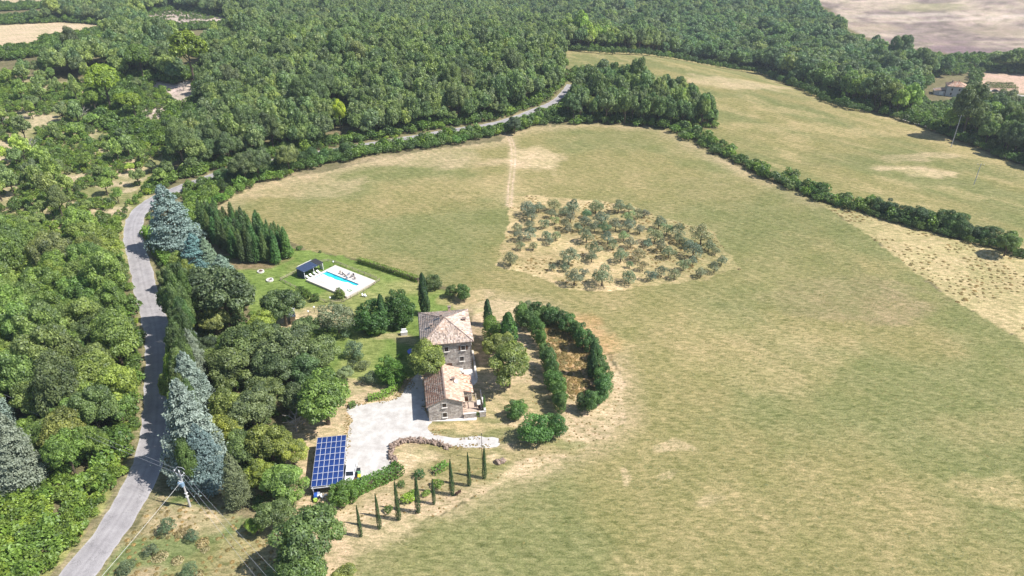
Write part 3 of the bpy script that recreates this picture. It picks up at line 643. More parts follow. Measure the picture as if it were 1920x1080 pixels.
def sheet(name, pxpts, mat, z=0.012, ragged=0.45, step=0.5, kind='structure', label=None, sm=True, world=None):
    P = np.array(world) if world is not None else np.array([at(*p) for p in pxpts])
    P = np.vstack([P, P[:1]]); P = smooth(P, 4)[:-1] if sm else P
    P = resample(np.vstack([P, P[:1]]), step)
    nz = np.stack([vnoise(P[:, 0], P[:, 1], 1.3, 5)-.5, vnoise(P[:, 0], P[:, 1], 1.3, 6)-.5], 1)*2*ragged
    P = P+nz; bm = bmesh.new(); vs = [bm.verts.new((x, y, z)) for x, y in P]
    fc = bm.faces.new(vs); bmesh.ops.triangulate(bm, faces=[fc])
    for fa in bm.faces:
        if fa.normal.z < 0: fa.normal_flip()
    me = bpy.data.meshes.new(name); bm.to_mesh(me); bm.free()
    o = ob(name, me, None, mat); return tag(o, label, kind=kind)
sheet('driveway', [(655, 757), (690, 757), (742, 747), (768, 716), (790, 700), (796, 760), (806, 786), (812, 792), (802, 806), (815, 814), (850, 820), (905, 819), (935, 822), (934, 836), (905, 839), (860, 838), (820, 830), (780, 824), (748, 827), (735, 838), (734, 858), (745, 872), (700, 895), (668, 912), (640, 925), (640, 880), (650, 830), (655, 800), (664, 790), (650, 770)], M['gravel'], label='white gravel forecourt between barn and carport')
sheet('pavement', None, M['concrete'], z=0.03, ragged=0.04, sm=False, label='pale paved court between house and barn', world=[at(*p) for p in [(796, 686), (892, 684), (895, 716), (868, 740), (800, 712)]])
sheet('pavement', None, M['concrete'], z=0.05, ragged=0.03, sm=False, label='pale concrete strip below the barn', world=[at(*p) for p in [(800, 784), (894, 781), (894, 788), (840, 790), (802, 790)]])

# ------------------------------------------------------------------ buildings
def loc2w(c, rz, p): return (c[0]+p[0]*math.cos(rz)-p[1]*math.sin(rz), c[1]+p[0]*math.sin(rz)+p[1]*math.cos(rz))
def w2loc(c, rz, p):
    dx, dy = p[0]-c[0], p[1]-c[1]; return (dx*math.cos(rz)+dy*math.sin(rz), -dx*math.sin(rz)+dy*math.cos(rz))
TPAL_OLD = [(1.3, 1.2, 1.16), (1.5, 1.42, 1.4), (1.15, 1.05, 1.0), (1.4, 1.33, 1.36), (.8, .72, .7), (1.5, 1.34, 1.25), (1.3, 1.1, 1.0), (1.65, 1.6, 1.62)]
TPAL_RED = [(1.45, 1.08, .9), (1.3, .86, .7), (1.6, 1.28, 1.1), (1.15, .76, .62), (1.6, 1.4, 1.28), (1.4, .98, .8), (.95, .66, .56)]
def tiles(corners, pal, parent, seed=0, w_=0.27, L=0.46):
    """individual curved clay tiles laid on one planar roof slope; corners: eave-left, eave-right, then upper ones"""
    r = np.random.default_rng(seed); c = [Vector(p) for p in corners]
    u = (c[1]-c[0]).normalized(); n = u.cross(c[-1]-c[0]).normalized()
    if n.z < 0: n = -n
    v = n.cross(u).normalized()
    if v.z < 0: v = -v
    P2 = [((p-c[0]).dot(u), (p-c[0]).dot(v)) for p in c]
    um = min(p[0] for p in P2); uM = max(p[0] for p in P2); vM = max(p[1] for p in P2)
    nu = int((uM-um)/w_)+1; nv = int(vM/L)+1
    gu, gv = np.meshgrid(um+(np.arange(nu)+.5)*w_, (np.arange(nv)+.5)*L*0.985)
    gu = gu.ravel(); gv = gv.ravel(); ok = inpoly(gu, gv, P2); gu = gu[ok]; gv = gv[ok]; m = len(gu)
    prof = [(-.5, 0), (-.22, .085), (.22, .085), (.5, 0)]
    U = np.array(u); Vv = np.array(v); Nn = np.array(n); O = np.array(c[0])
    gu = gu+r.normal(size=m)*.012; lift = r.uniform(0, .03, m)
    vs = np.empty((m, 8, 3))
    for e, (ev, el) in enumerate(((-.54, .05), (.54, .015))):
        for k, (pu, ph) in enumerate(prof):
            vs[:, e*4+k] = O+U*(gu+pu*w_)[:, None]+Vv*(gv+ev*L)[:, None]+Nn*(ph+el+lift*(1-e))[:, None]
    b = np.arange(m)[:, None]*8
    f = np.concatenate([b+np.array([[k, k+1, k+5, k+4]]) for k in range(3)]+[b+np.array([[0, 3, 2, 1]])], 0)
    pc = np.array(pal); patch = vnoise(gu*1.0+seed*7, gv*1.0, 2.2, 3, 2)
    ci = (np.clip(patch*1.2-.1+r.normal(size=m)*.14, 0, .999)*len(pal)).astype(int)
    cc = pc[ci]*r.uniform(.85, 1.1, (m, 1)); cc = np.concatenate([cc, np.ones((m, 1))], 1)
    me = np_mesh('roof_tiles', vs.reshape(-1, 3), faces4=f, mat=M['tile'], attrs=[('tcol', 'FLOAT_COLOR', np.repeat(cc, 8, 0))])
    return tag(ob('roof_tiles', me, parent), kind='stuff')
def ridge(name, a, b, parent, seed=0):
    a = Vector(a); b = Vector(b); n = max(2, int((b-a).length/.42)); mb = MB()
    for i in range(n):
        p = a.lerp(b, i/n); q = a.lerp(b, (i+1.08)/n); mb.tube([p, q], [.15, .12], 6)
    return tag(mb.obj(name, M['underroof'], parent), kind='stuff')
def window(parent, x, y, z, w_, h_, face, shut=False, sill=True):
    """face: direction the wall looks, 'S','N','E','W' in local frame"""
    rz = {'S': 0, 'E': math.pi/2, 'N': math.pi, 'W': -math.pi/2}[face]
    W = ob('window', MB().box((0, -.015, h_/2+.06), (w_+.24, .07, .12)).box((0, -.015, -h_/2-.06), (w_+.24, .07, .12)).box((-w_/2-.06, -.015, 0), (.12, .07, h_)).box((w_/2+.06, -.015, 0), (.12, .07, h_)).mesh('window', M['concrete']), parent, loc=(x, y, z), rot=(0, 0, rz))
    ob('pane', MB().box((-w_/4, -.01, 0), (w_/2-.06, .03, h_-.06)).box((w_/4, -.01, 0), (w_/2-.06, .03, h_-.06)).mesh('pane', M['glass']), W)
    ob('frame', MB().box((0, -.03, 0), (.06, .04, h_)).box((0, -.031, 0), (w_, .035, .05)).box((0, -.03, h_/2-.03), (w_, .045, .05)).box((0, -.03, -h_/2+.03), (w_, .045, .05)).mesh('frame', M['shutter']), W)
    if shut:
        for s in (-1, 1): ob('shutter', MB().box((s*(w_*.75+.14), -.05, 0), (w_*.5, .05, h_)).mesh('shutter', M['shutter']), W)
    if sill: ob('sill', MB().box((0, -.1, -h_/2-.15), (w_+.4, .26, .07)).mesh('sill', M['concrete']), W)
    return W
def chimney(parent, x, y, z0, w_, h_, cap=True):
    c = ob('chimney', MB().box((0, 0, h_/2), (w_, w_*.8, h_)).mesh('chimney', M['paving']), parent, loc=(x, y, z0))
    for s in (-1, 1): ob('cap_support', MB().box((s*w_*.4, 0, h_+.12), (.1, w_*.7, .24)).mesh('cap_support', M['paving']), c)
    ob('chimney_cap', MB().box((0, 0, h_+.30), (w_+.25, w_+.1, .1)).mesh('chimney_cap', M['underroof']), c)
    return c

# main farmhouse
HC, HR = (-15.75, 135.2), R(8.8)
H = thing('farmhouse', 'large stone farmhouse with pyramid tiled roof and four chimneys', 'house', (HC[0], HC[1], 0), HR)
hw, hl, hh = 5.5, 6.6, 7.9
MB().box((0, 0, hh/2-.3), (2*hw, 2*hl, hh+.6)).obj('wall', M['stone'], H)
ew, el, ez, az = 6.0, 7.1, 7.98, 10.5
E4 = [(-ew, -el, ez), (ew, -el, ez), (ew, el, ez), (-ew, el, ez)]; AP = (0.0, 0.0, az)
rf = MB().add([(x, y, z-.14) for x, y, z in E4]+E4+[AP], [(3, 2, 1, 0), (0, 1, 5, 4), (1, 2, 6, 5), (2, 3, 7, 6), (3, 0, 4, 7), (4, 5, 8), (5, 6, 8), (6, 7, 8), (7, 4, 8)]).obj('roof', M['underroof'], H)
for i in range(4): tiles([E4[i], E4[(i+1) % 4], AP], TPAL_OLD, rf, 20+i)
for i in range(4): ridge('ridge_tiles', (E4[i][0], E4[i][1], E4[i][2]+.09), (0, 0, az+.09), rf, i)
for px, py, z, w_, h_ in ((827, 599, 9.9, .62, 1.0), (809, 615, 9.1, .6, .9), (842, 580, 8.3, .6, 1.3), (870, 601, 8.7, .75, .7)):
    lx, ly = w2loc(HC, HR, at(px, py, z)); lx = max(-ew+.6, min(ew-.6, lx)); ly = max(-el+.7, min(el-.7, ly))
    t = max(abs(lx)/ew, abs(ly)/el); zz = az-(az-ez)*t-.15
    chimney(H, lx, ly, zz, w_, h_)
for x, z in ((-2.4, 6.2), (-0.2, 6.2), (3.6, 6.2), (3.2, 3.2), (-3.0, 3.2)): window(H, x, -hl-.02, z, .9, 1.15, 'S', shut=(z > 5 and x > 0))
for y, z in ((-4, 6.2), (0, 6.2), (4, 6.2), (-4, 2.6), (3, 2.6)): window(H, -hw-.02, y, z, .9, 1.2, 'W', True); window(H, hw+.02, y, z, .9, 1.2, 'E', True)
dr_ = MB().box((0, 0, 0), (1.2, .1, 2.2)).obj('door', M['shutter'], H, loc=(0.3, -hl-.04, 1.1)); MB().box((.45, -.08, 0), (.05, .06, .2)).obj('handle', M['metal'], dr_)
MB().tube([(ew-.15, -el-.02, ez-.2), (hw+.1, -hl-.1, ez-.8), (hw+.1, -hl-.1, 0)], .06, 6).obj('drainpipe', M['darkwood'], H)
for s in (-1, 1): MB().tube([(s*(ew+.05), -el, ez-.1), (s*(ew+.05), el, ez-.1)], .08, 6).obj('gutter', M['darkwood'], H)

# barn
BC, BR = (-14.75, 117.25), R(9.2)
B = thing('stone_barn', 'long stone barn with red tiled gable roof beside the white forecourt', 'barn', (BC[0], BC[1], 0), BR)
bw, bl = 3.55, 5.75; zL, zR, zT = 4.15, 4.55, 5.95
vs = []
for y in (-bl, bl): vs += [(-bw, y, -.4), (bw, y, -.4), (bw, y, zR-.1), (0, y, zT-.12), (-bw, y, zL-.1)]
MB().add(vs, [(4, 3, 2, 1, 0), (5, 6, 7, 8, 9), (1, 2, 7, 6), (0, 5, 9, 4), (2, 3, 8, 7), (3, 4, 9, 8), (0, 1, 6, 5)]).obj('wall', M['stone'], B)
RL = (zT-zL)/bw; RR = (zT-zR)/bw; ox = 4.0; oy = 6.05
cL = [(-ox, -oy, zT-RL*ox), (0, -oy, zT), (0, oy, zT), (-ox, oy, zT-RL*ox)]
cR = [(0, -oy, zT), (ox, -oy, zT-RR*ox), (ox, oy, zT-RR*ox), (0, oy, zT)]
def slab(c, th=.13):
    return [(x, y, z-th) for x, y, z in c]+list(c), [(3, 2, 1, 0), (4, 5, 6, 7), (0, 1, 5, 4), (1, 2, 6, 5), (2, 3, 7, 6), (3, 0, 4, 7)]
rl = MB().add(*slab(cL)).obj('roof', M['underroof'], B); rr = MB().add(*slab(cR)).obj('roof', M['underroof'], B)
tiles([cL[3], cL[0], cL[1], cL[2]], TPAL_RED, rl, 31); tiles([cR[1], cR[2], cR[3], cR[0]], [(1.4, 1.22, 1.12), (1.38, 1.12, .98), (1.2, .98, .86), (1.45, 1.28, 1.18), (1.1, .88, .77), (1.5, 1.34, 1.25)], rr, 32)
ridge('ridge_tiles', (0, -oy, zT+.08), (0, oy, zT+.08), rr)
for z in (3.9, 1.35): window(B, -.25, -bl-.02, z, .85, .95 if z > 2 else 1.05, 'S')
for y in (-3.5, 0, 3.5): window(B, -bw-.02, y, 2.2, .9, 1.1, 'W')
chimney(B, 2.2, .6, zT-RR*2.2-.1, .5, .7)
MB().lathe([(.02, 0), (.22, .04), (.38, .12), (.40, .14), (.36, .13), (.05, .05)], 14).obj('satellite_dish', M['white'], B, loc=(2.75, .1, zT-RR*2.7+.45), rot=(R(50), 0, R(20)))
MB().box((0, 0, 0), (2.0, .12, 2.4)).obj('door', M['shutter'], B, loc=(-bw-.03, -1.8, 1.2), rot=(0, 0, math.pi/2))
# lean-to on its right side
LT = thing('lean_to', 'low tiled lean-to against the right side of the barn', 'lean-to', (BC[0], BC[1], 0), BR)
lx0, lx1, ly0, ly1 = bw+.02, 5.9, -1.2, 4.6
vs = []
for y in (ly0, ly1): vs += [(lx0, y, -.3), (lx1, y, -.3), (lx1, y, 3.0), (lx0, y, 3.75)]
MB().add(vs, [(3, 2, 1, 0), (4, 5, 6, 7), (1, 2, 6, 5), (0, 4, 7, 3), (2, 3, 7, 6), (0, 1, 5, 4)]).obj('wall', M['stone'], LT)
cX = [(lx0, ly0-.25, 3.9), (lx1+.35, ly0-.25, 3.02), (lx1+.35, ly1+.25, 3.02), (lx0, ly1+.25, 3.9)]
rx_ = MB().add(*slab(cX)).obj('roof', M['underroof'], LT); tiles([cX[1], cX[2], cX[3], cX[0]], TPAL_RED, rx_, 33)
MB().box((0, 0, 0), (.9, .08, 2.0)).obj('door', M['shutter'], LT, loc=(4.8, ly0-.05, 1.0))
# terrace with pergola frame, steps and parapet walls to the right of the barn
TR = thing('terrace', 'paved terrace with stone parapets right of the barn', 'terrace', (BC[0], BC[1], 0), BR)
MB().box((5.95, -3.6, .2), (4.7, 4.6, .5)).obj('paving', M['paving'], TR)
for c, d in (((8.25, -3.6, .6), (.32, 4.7, 1.4)), ((5.0, -5.95, .55), (2.6, .3, 1.3)), ((7.7, -5.95, .6), (1.3, .32, 1.4))):
    MB().box(c, d).obj('parapet_wall', M['stone'], TR); MB().box((c[0], c[1], c[2]+d[2]/2+.04), (d[0]+.1, d[1]+.1, .07)).obj('coping', M['concrete'], TR)
for k in range(6): MB().box((4.05, -5.4+.42*k, .5+.16*k), (.9, .42, .18)).obj('step', M['paving'], TR)
for k in range(4): MB().box((8.1+.02*k, -1.6+1.1*k, .5), (.25, .25, 1.2)).obj('pillar', M['concrete'], TR)
PG = thing('pergola', 'small open timber pergola frame on the barn terrace', 'pergola', (BC[0], BC[1], 0), BR)
for x in (4.2, 6.7):
    for y in (-3.9, -1.7): MB().box((x, y, 1.5), (.12, .12, 2.5)).obj('post', M['wood'], PG)
for x in (4.2, 5.05, 5.85, 6.7): MB().box((x, -2.8, 2.81), (.1, 2.7, .12)).obj('rafter', M['wood'], PG)
for y in (-3.9, -1.7): MB().box((5.45, y, 2.68), (2.9, .12, .12)).obj('beam', M['wood'], PG)
# terrace furniture
def table(x, y, z, rz, label):
    t = thing('garden_table', label, 'table', (x, y, z), rz)
    MB().box((0, 0, .73), (1.5, .8, .06)).obj('table_top', M['white'], t)
    for a in (-1, 1):
        for b in (-1, 1): MB().box((a*.65, b*.32, .35), (.06, .06, .7)).obj('leg', M['white'], t)
def chair(x, y, z, rz, label, mat, group=None):
    t = thing('garden_chair', label, 'chair', (x, y, z), rz, group)
    MB().box((0, 0, .44), (.5, .5, .05)).obj('seat', mat, t); MB().box((0, .25, .72), (.5, .05, .52), rx=R(-12)).obj('backrest', mat, t)
    for a in (-1, 1):
        for b in (-1, 1): MB().box((a*.21, b*.2, .21), (.05, .05, .42)).obj('leg', mat, t)
p = loc2w(BC, BR, (7.2, -2.6)); table(p[0], p[1], .45, BR+1.5, 'white table on the barn terrace')
p = loc2w(BC, BR, (7.2, -4.2)); chair(p[0], p[1], .45, BR, 'dark wooden chair near the terrace table', M['darkwood'])

# low white boundary kerb wall right of the court
def wall_run(name, pts, wd, ht, mat, label, cat='wall', cap=None):
    pts = [Vector((*p, 0)) for p in pts]; t = thing(name, label, cat, pts[0])
    for a, b in zip(pts[:-1], pts[1:]):
        d = b-a; c = (a+b)/2-pts[0]
        MB().box((c.x, c.y, ht/2-.1), (d.length+wd*.9, wd, ht+.2), rz=math.atan2(d.y, d.x)).obj('wall_section', mat, t)
    return t
wall_run('garden_wall', [at(886, 662), at(889, 680), at(894, 712)], .45, .7, M['concrete'], 'low pale kerb wall right of the stone farmhouse')
# court furniture
p = at(842, 704); table(p[0], p[1], .04, .3, 'white table in the court behind the barn')
p = at(862, 697); table(p[0], p[1], .04, -.2, 'white table nearest the farmhouse wall in the court')
for i, (a, b, l) in enumerate(((850, 700, 'dark chair left of the court table'), (868, 703, 'dark chair at the right of the court'), (858, 690, 'dark chair against the farmhouse wall'))):
    p = at(a, b); chair(p[0], p[1], .04, i*2.0, l, M['darkwood'])

# far house in the valley
hx, hy = at(1788, 178); hz = float(hgt(hx, hy)); fs_ = 1.0
FH = thing('country_house', 'far grey rendered house with red tiled roof among the trees', 'house', (hx, hy, hz), R(-24))
dep = proj(hx, hy, hz)[2]; k = dep/F
fw, fl, fh = 11.5*k*2.1/2, 13*k, 18*k
fw, fl, fh = 5.8, 5.2, 6.6
MB().box((0, 0, fh/2-1), (2*fw, 2*fl, fh+2)).obj('wall', M['plaster'], FH)
q = [(-fw-.5, -fl-.5, fh), (fw+.5, -fl-.5, fh), (fw+.5, fl+.5, fh), (-fw-.5, fl+.5, fh)]; rd = [(-1.4, 0, fh+2.3), (1.4, 0, fh+2.3)]
rf2 = MB().add([(x, y, z-.15) for x, y, z in q]+q+rd, [(3, 2, 1, 0), (0, 1, 5, 4), (1, 2, 6, 5), (2, 3, 7, 6), (3, 0, 4, 7), (4, 5, 9, 8), (5, 6, 9), (6, 7, 8, 9), (7, 4, 8)]).obj('roof', M['underroof'], FH)
for i, cc in enumerate(([q[0], q[1], rd[1], rd[0]], [q[1], q[2], rd[1]], [q[2], q[3], rd[0], rd[1]], [q[3], q[0], rd[0]])): tiles(cc, TPAL_RED, rf2, 50+i, .5, .8)
for x in (-2.6, 1.8): window(FH, x, -fl-.02, 4.6, 1.0, 1.5, 'S'); window(FH, x, -fl-.02, 1.6, 1.0, 1.5, 'S')
for y in (-2, 2): window(FH, fw+.02, y, 4.6, 1.0, 1.4, 'E'); window(FH, -fw-.02, y, 4.6, 1.0, 1.4, 'W')
chimney(FH, 1.0, 1.5, fh+1.4, .8, 1.5); chimney(FH, -2.8, 1.2, fh+1.2, .7, 1.4)
x2, y2 = loc2w((hx, hy), R(-24), (-9.5, -1.0))
AN = thing('annex', 'low tan roofed outbuilding left of the far grey house', 'outbuilding', (x2, y2, float(hgt(x2, y2))), R(-24))
MB().box((0, 0, 1.0), (6.5, 7.5, 3.6)).obj('wall', M['plaster'], AN)
cA = [(-3.7, -4.1, 2.6), (3.7, -4.1, 3.9), (3.7, 4.1, 3.9), (-3.7, 4.1, 2.6)]
ra = MB().add(*slab(cA)).obj('roof', M['underroof'], AN); tiles([cA[3], cA[0], cA[1], cA[2]], TPAL_OLD[:4]+TPAL_RED[:2], ra, 61, .5, .8)
MB().box((1.0, -3.8, 1.2), (2.2, .12, 2.2)).obj('door', M['white'], AN)

# parked car and vine trellises beside the far house
cx_, cy_ = at(1866, 172); t = thing('parked_car', 'small dark car parked on the white drive beside the far house', 'car', (cx_, cy_, float(hgt(cx_, cy_))+.12), R(80))
cp = [(-2.1, .3), (-2.15, .75), (-1.2, .9), (-.6, 1.4), (.9, 1.42), (1.6, .95), (2.1, .85), (2.1, .3)]; n_ = len(cp)
bd = MB().add([(-.85, y, z) for y, z in cp]+[(.85, y, z) for y, z in cp], [tuple(range(n_)), tuple(reversed(range(n_, 2*n_)))]+[(i, (i+1) % n_, (i+1) % n_+n_, i+n_) for i in range(n_)]).obj('body', M['metal'], t); bevel(bd, .05, 2)
MB().box((0, .15, 1.18), (1.74, 1.3, .36)).obj('window_band', M['glass'], t)
for a_ in (-1, 1):
    for b_ in (-1.3, 1.35):
        MB().lathe([(.15, -.1), (.32, -.1), (.32, .1), (.15, .1)], 12).obj('wheel', M['rubber'], t, loc=(a_*.8, b_, .32), rot=(0, math.pi/2, 0))
for i in range(3):
    vx, vy = at(1848+4*i, 158+4*i); t = thing('vine_trellis', ['back', 'middle', 'front'][i]+' row of green vines beside the far house', 'trellis', (vx, vy, float(hgt(vx, vy))), R(-8), 'vine trellises by the far house')
    for k in range(6): MB().box((k*3.6, 0, .8), (.12, .12, 2.0)).obj('post', M['wood'], t)
    rv = np.random.default_rng(i); nv = 900; Cv = np.stack([rv.uniform(-.5, 18.5, nv), rv.normal(size=nv)*.3, rv.uniform(.5, 1.9, nv)], 1)
    ob('foliage', leaves('foliage', Cv, rv.normal(size=(nv, 3))+np.array([0, 0, .5]), .3*rv.uniform(.6, 1.3, nv), rv.uniform(.3, .9, nv), M['shrub'], i), t)
# stone retaining wall of heaped rocks around the planted bank
def rocks(name, pts, label, n, r0=.25, r1=.5, spread=.55, cat='wall', hts=(0, .55)):
    P = resample(smooth([at(*p) for p in pts], 6), .2); t = thing(name, label, cat, (P[0][0], P[0][1], 0))
    bank = []
    for i in range(8):
        rr_ = random.Random(i); b = MB(); prof = []
        vs = []; 
        bm = bmesh.new(); bmesh.ops.create_icosphere(bm, subdivisions=1, radius=1)
        for v in bm.verts: v.co *= rr_.uniform(.72, 1.15); v.co.z *= .75
        me = bpy.data.meshes.new('rock'); bm.to_mesh(me); bm.free(); me.materials.append(M['rock']); bank.append(me)
    rr_ = random.Random(3)
    for i in range(n):
        p = P[int(rr_.random()*(len(P)-1))]; s = rr_.uniform(r0, r1)
        ob('rock', bank[rr_.randrange(8)], t, loc=(p[0]-P[0][0]+rr_.uniform(-spread, spread), p[1]-P[0][1]+rr_.uniform(-spread, spread), rr_.uniform(*hts)),
           rot=(rr_.uniform(0, 3), rr_.uniform(0, 3), rr_.uniform(0, 6)), scale=(s*rr_.uniform(.8, 1.4), s, s*rr_.uniform(.6, .9)))
    return t
rocks('dry_stone_wall', [(742, 868), (735, 856), (734, 842), (742, 832), (765, 827), (800, 829), (825, 834), (846, 842)], 'rough retaining wall of heaped brown rocks along the forecourt', 230)
p = at(940, 865); t = rocks('boulder', [(934, 866), (946, 864)], 'flat pale boulder in the dry grass right of the cypress row', 5, .6, .9, .35, 'rock', (0, .15))

# ------------------------------------------------------------------ pool
PL = np.array(at(575, 528)); PB = np.array(at(650, 560)); PT = np.array(at(628, 500)); PR = np.array(at(706, 530))
u = (PB-PL+PR-PT); u = u/np.linalg.norm(u); v = np.array([-u[1], u[0]]); 
if v.dot(PT-PL) < 0: v = -v
prz = math.atan2(u[1], u[0]); LU = (np.linalg.norm(PB-PL)+np.linalg.norm(PR-PT))/2; LV = abs((PT-PL).dot(v))*.5+abs((PR-PB).dot(v))*.5
O = (PL+PB+PT+PR)/4-u*LU/2-v*LV/2
def uv(p): q = np.array(p)-O; return float(q.dot(u)), float(q.dot(v))
sA = uv(at(611, 509)); sB = uv(at(674, 537)); print('POOL', LU, LV, sA, sB, uv(at(636, 549)))
vr = (sA[1]+sB[1])/2; u0, u1 = .7, sB[0]; v0 = vr-5.0
POOL = thing('swimming_pool', 'swimming pool with pale paved deck, turquoise strip open beside white cover', 'swimming pool', (O[0], O[1], 0), prz if abs(v.dot([-math.sin(prz), math.cos(prz)])-1) < .1 else prz)
def dk(c, d, name, mat, z0, z1): return MB().box(((c[0]+d[0])/2, (c[1]+d[1])/2, (z0+z1)/2), (d[0]-c[0], d[1]-c[1], z1-z0)).obj(name, mat, POOL)
DZ = .5
npx = 0
for (a, b) in (((0, 0), (LU, v0)), ((0, vr), (LU, LV)), ((0, v0), (u0, vr)), ((u1, v0), (LU, vr))):
    nx = max(1, round((b[0]-a[0])/1.5)); ny = max(1, round((b[1]-a[1])/1.5))
    for i in range(nx):
        for j in range(ny):
            x0 = a[0]+(b[0]-a[0])*i/nx; x1_ = a[0]+(b[0]-a[0])*(i+1)/nx; y0 = a[1]+(b[1]-a[1])*j/ny; y1_ = a[1]+(b[1]-a[1])*(j+1)/ny
            MB().box(((x0+x1_)/2, (y0+y1_)/2, DZ/2+.002*((i+j) % 2)), (x1_-x0-.012, y1_-y0-.012, DZ+.2)).obj('deck_slab', M['deck'], POOL); npx += 1
for c, d in (((u0-.15, vr-.15), (u1+.15, vr+.2)), ((u0-.2, v0-.2), (u0+.12, vr-.16)), ((u1-.12, v0-.2), (u1+.2, vr-.16)), ((u0+.13, v0-.2), (u1-.13, v0+.15))):
    dk(c, d, 'coping', M['concrete'], DZ-.1, DZ+.15)
dk((u0+.1, v0+.1), (u1-.1, vr-.15), 'basin', M['water'], -.2, DZ-.22)
# floating cover with a wavy free edge
mb = MB(); n = 30; vs = []
for i in range(n+1):
    x = u0+.35+(u1-u0-.55)*i/n; e = vr-1.75+.7*float(sstep(i/n, .5, .75))+.1*math.sin(i*.9)
    vs += [(x, v0+.2, DZ-.14), (x, e, DZ-.14+.02*math.sin(i*2.1)), (x, e+.02, DZ-.2)]
fs = []
for i in range(n): a = i*3; fs += [(a, a+3, a+4, a+1), (a+1, a+4, a+5, a+2)]
mb.add(vs, fs).obj('pool_cover', M['cover'], POOL)
# rail fence
FP = [at(*p) for p in [(526, 526), (545, 517), (562, 508)]]; 
def fence(pts, label, closed=False, gap=2.3, h=1.0, mat=None, name='rail_fence'):
    P = resample(np.array(pts+([pts[0]] if closed else [])), .1); n = max(2, int(len(P)*.1/gap)); idx = np.linspace(0, len(P)-1, n+1).astype(int); Q2 = P[idx]
    t = thing(name, label, 'fence', (Q2[0][0], Q2[0][1], float(hgt(*Q2[0])))); o0 = Vector((Q2[0][0], Q2[0][1], 0)); mat = mat or M['wood']
    pm = MB().box((0, 0, h/2-.15), (.13, .13, h+.3)).mesh('post', mat)
    for q in Q2: ob('post', pm, t, loc=(q[0]-o0.x, q[1]-o0.y, 0))
    for a, b in zip(Q2[:-1], Q2[1:]):
        d = b-a; L = float(np.hypot(*d)); c = (a+b)/2
        for z in (.45, .85):
            MB().box((0, 0, 0), (L, .06, .1)).obj('rail', mat, t, loc=(c[0]-o0.x, c[1]-o0.y, z*h), rot=(0, 0, math.atan2(d[1], d[0])))
    return t
fence([at(526, 526), at(545, 517), at(562, 508)], 'wooden rail fence on the lawn left of the navy pavilion')
fence([at(526, 526), at(548, 538), at(580, 554), at(614, 570), at(642, 567)], 'wooden rail fence along the near side of the pool lawn')
fence([at(645, 566), at(680, 549), at(712, 527)], 'wooden rail fence beside the right edge of the pool deck')
fence([at(706, 524), at(676, 512), at(650, 502), at(632, 494), at(612, 490), at(600, 493)], 'wooden rail fence along the far side of the pool lawn')
# pavilion with loungers
pc = (np.array(at(583, 512))+0); prot = math.atan2(v[1], v[0])
PV = thing('garden_pavilion', 'navy canopied pavilion with white curtains at the pool corner', 'pavilion', (pc[0], pc[1], 0), prot)
for x in (-3.4, 0, 3.4):
    for y in (-1.5, 1.5): MB().box((x, y, 1.25), (.12, .12, 2.5)).obj('post', M['white'], PV)
MB().add(*slab([(-3.7, -1.8, 2.45), (1.6, -1.8, 2.45), (1.6, 1.8, 2.75), (-3.7, 1.8, 2.75)], .1)).obj('canopy', M['navy'], PV)
MB().add(*slab([(1.7, -1.7, 2.5), (3.7, -1.7, 2.5), (3.7, 1.8, 2.8), (1.7, 1.8, 2.8)], .1)).obj('canopy', M['metal'], PV)
MB().box((-.3, 1.9, 2.85), (5.2, .16, .12)).obj('beam', M['concrete'], PV)
for x in (-3.55,): MB().box((x, 0, 1.2), (.08, 3.2, 2.3)).obj('curtain', M['navy'], PV)
for x in (3.55,): MB().box((x, -.6, 1.2), (.1, 1.6, 2.3)).obj('curtain', M['white'], PV)
def lounger(x, y, z, rz, label, group=None, mat=None):
    t = thing('sun_lounger', label, 'sun lounger', (x, y, z), rz, group); mat = mat or M['white']
    MB().box((0, .35, .32), (.62, 1.3, .1)).obj('mattress', mat, t); MB().box((0, -.62, .5), (.62, .75, .09), rx=R(-32)).obj('backrest', mat, t)
    for a in (-1, 1):
        for b in (-.5, .85): MB().box((a*.27, b, .13), (.06, .06, .28)).obj('leg', M['metal'], t)
for i, lx in enumerate((-2.6, -1.3, .1, 1.4)):
    q = loc2w(pc, prot, (lx, -2.0)); s = 1
    lounger(q[0], q[1], 0.0, prot+math.pi, ['white lounger nearest the navy curtain under the pavilion', 'second white lounger from the navy curtain', 'third white lounger under the pavilion edge', 'white lounger nearest the white curtain'][i])
for i, (a, b) in enumerate(((638, 514), (644, 516), (648, 519), (654, 516), (658, 521), (663, 519), (666, 524), (651, 523))):
    q = at(a, b, DZ)
    t = thing('folding_chair', 'dark folding chair standing among others on the pale pool deck', 'chair', (q[0], q[1], DZ+.1), i*1.3, 'dark folding chairs on the pool deck')
    cm = M[('wood', 'metal', 'darkwood', 'bluegrey')[i % 4]]; MB().box((0, 0, .42), (.45, .4, .04)).obj('seat', cm, t); MB().box((0, .25, .7), (.45, .04, .45), rx=R(-15)).obj('backrest', cm, t)
    for s in (-1, 1): MB().tube([(s*.25, -.3, 0), (s*.25, .25, .6)], .03, 5).tube([(s*.25, .3, 0), (s*.25, -.2, .5)], .03, 5).obj('leg', M['metal'], t)
q = at(655, 545, DZ); t = thing('air_bed', 'small green frame lying on the pool cover end', 'float', (q[0], q[1], DZ+.12), prz)
MB().box((0, .35, .05), (1.5, .12, .1)).box((0, -.35, .05), (1.5, .12, .1)).box((.7, 0, .052), (.12, .6, .1)).box((-.7, 0, .052), (.12, .6, .1)).obj('frame', M['bingreen'], t)
for a, b, l in ((681, 556, 'left pale armchair on the lawn right of the pool'), (686, 557, 'right pale armchair on the lawn right of the pool')):
    q = at(a, b); chair(q[0], q[1], 0, 1.0, l, M['white'])
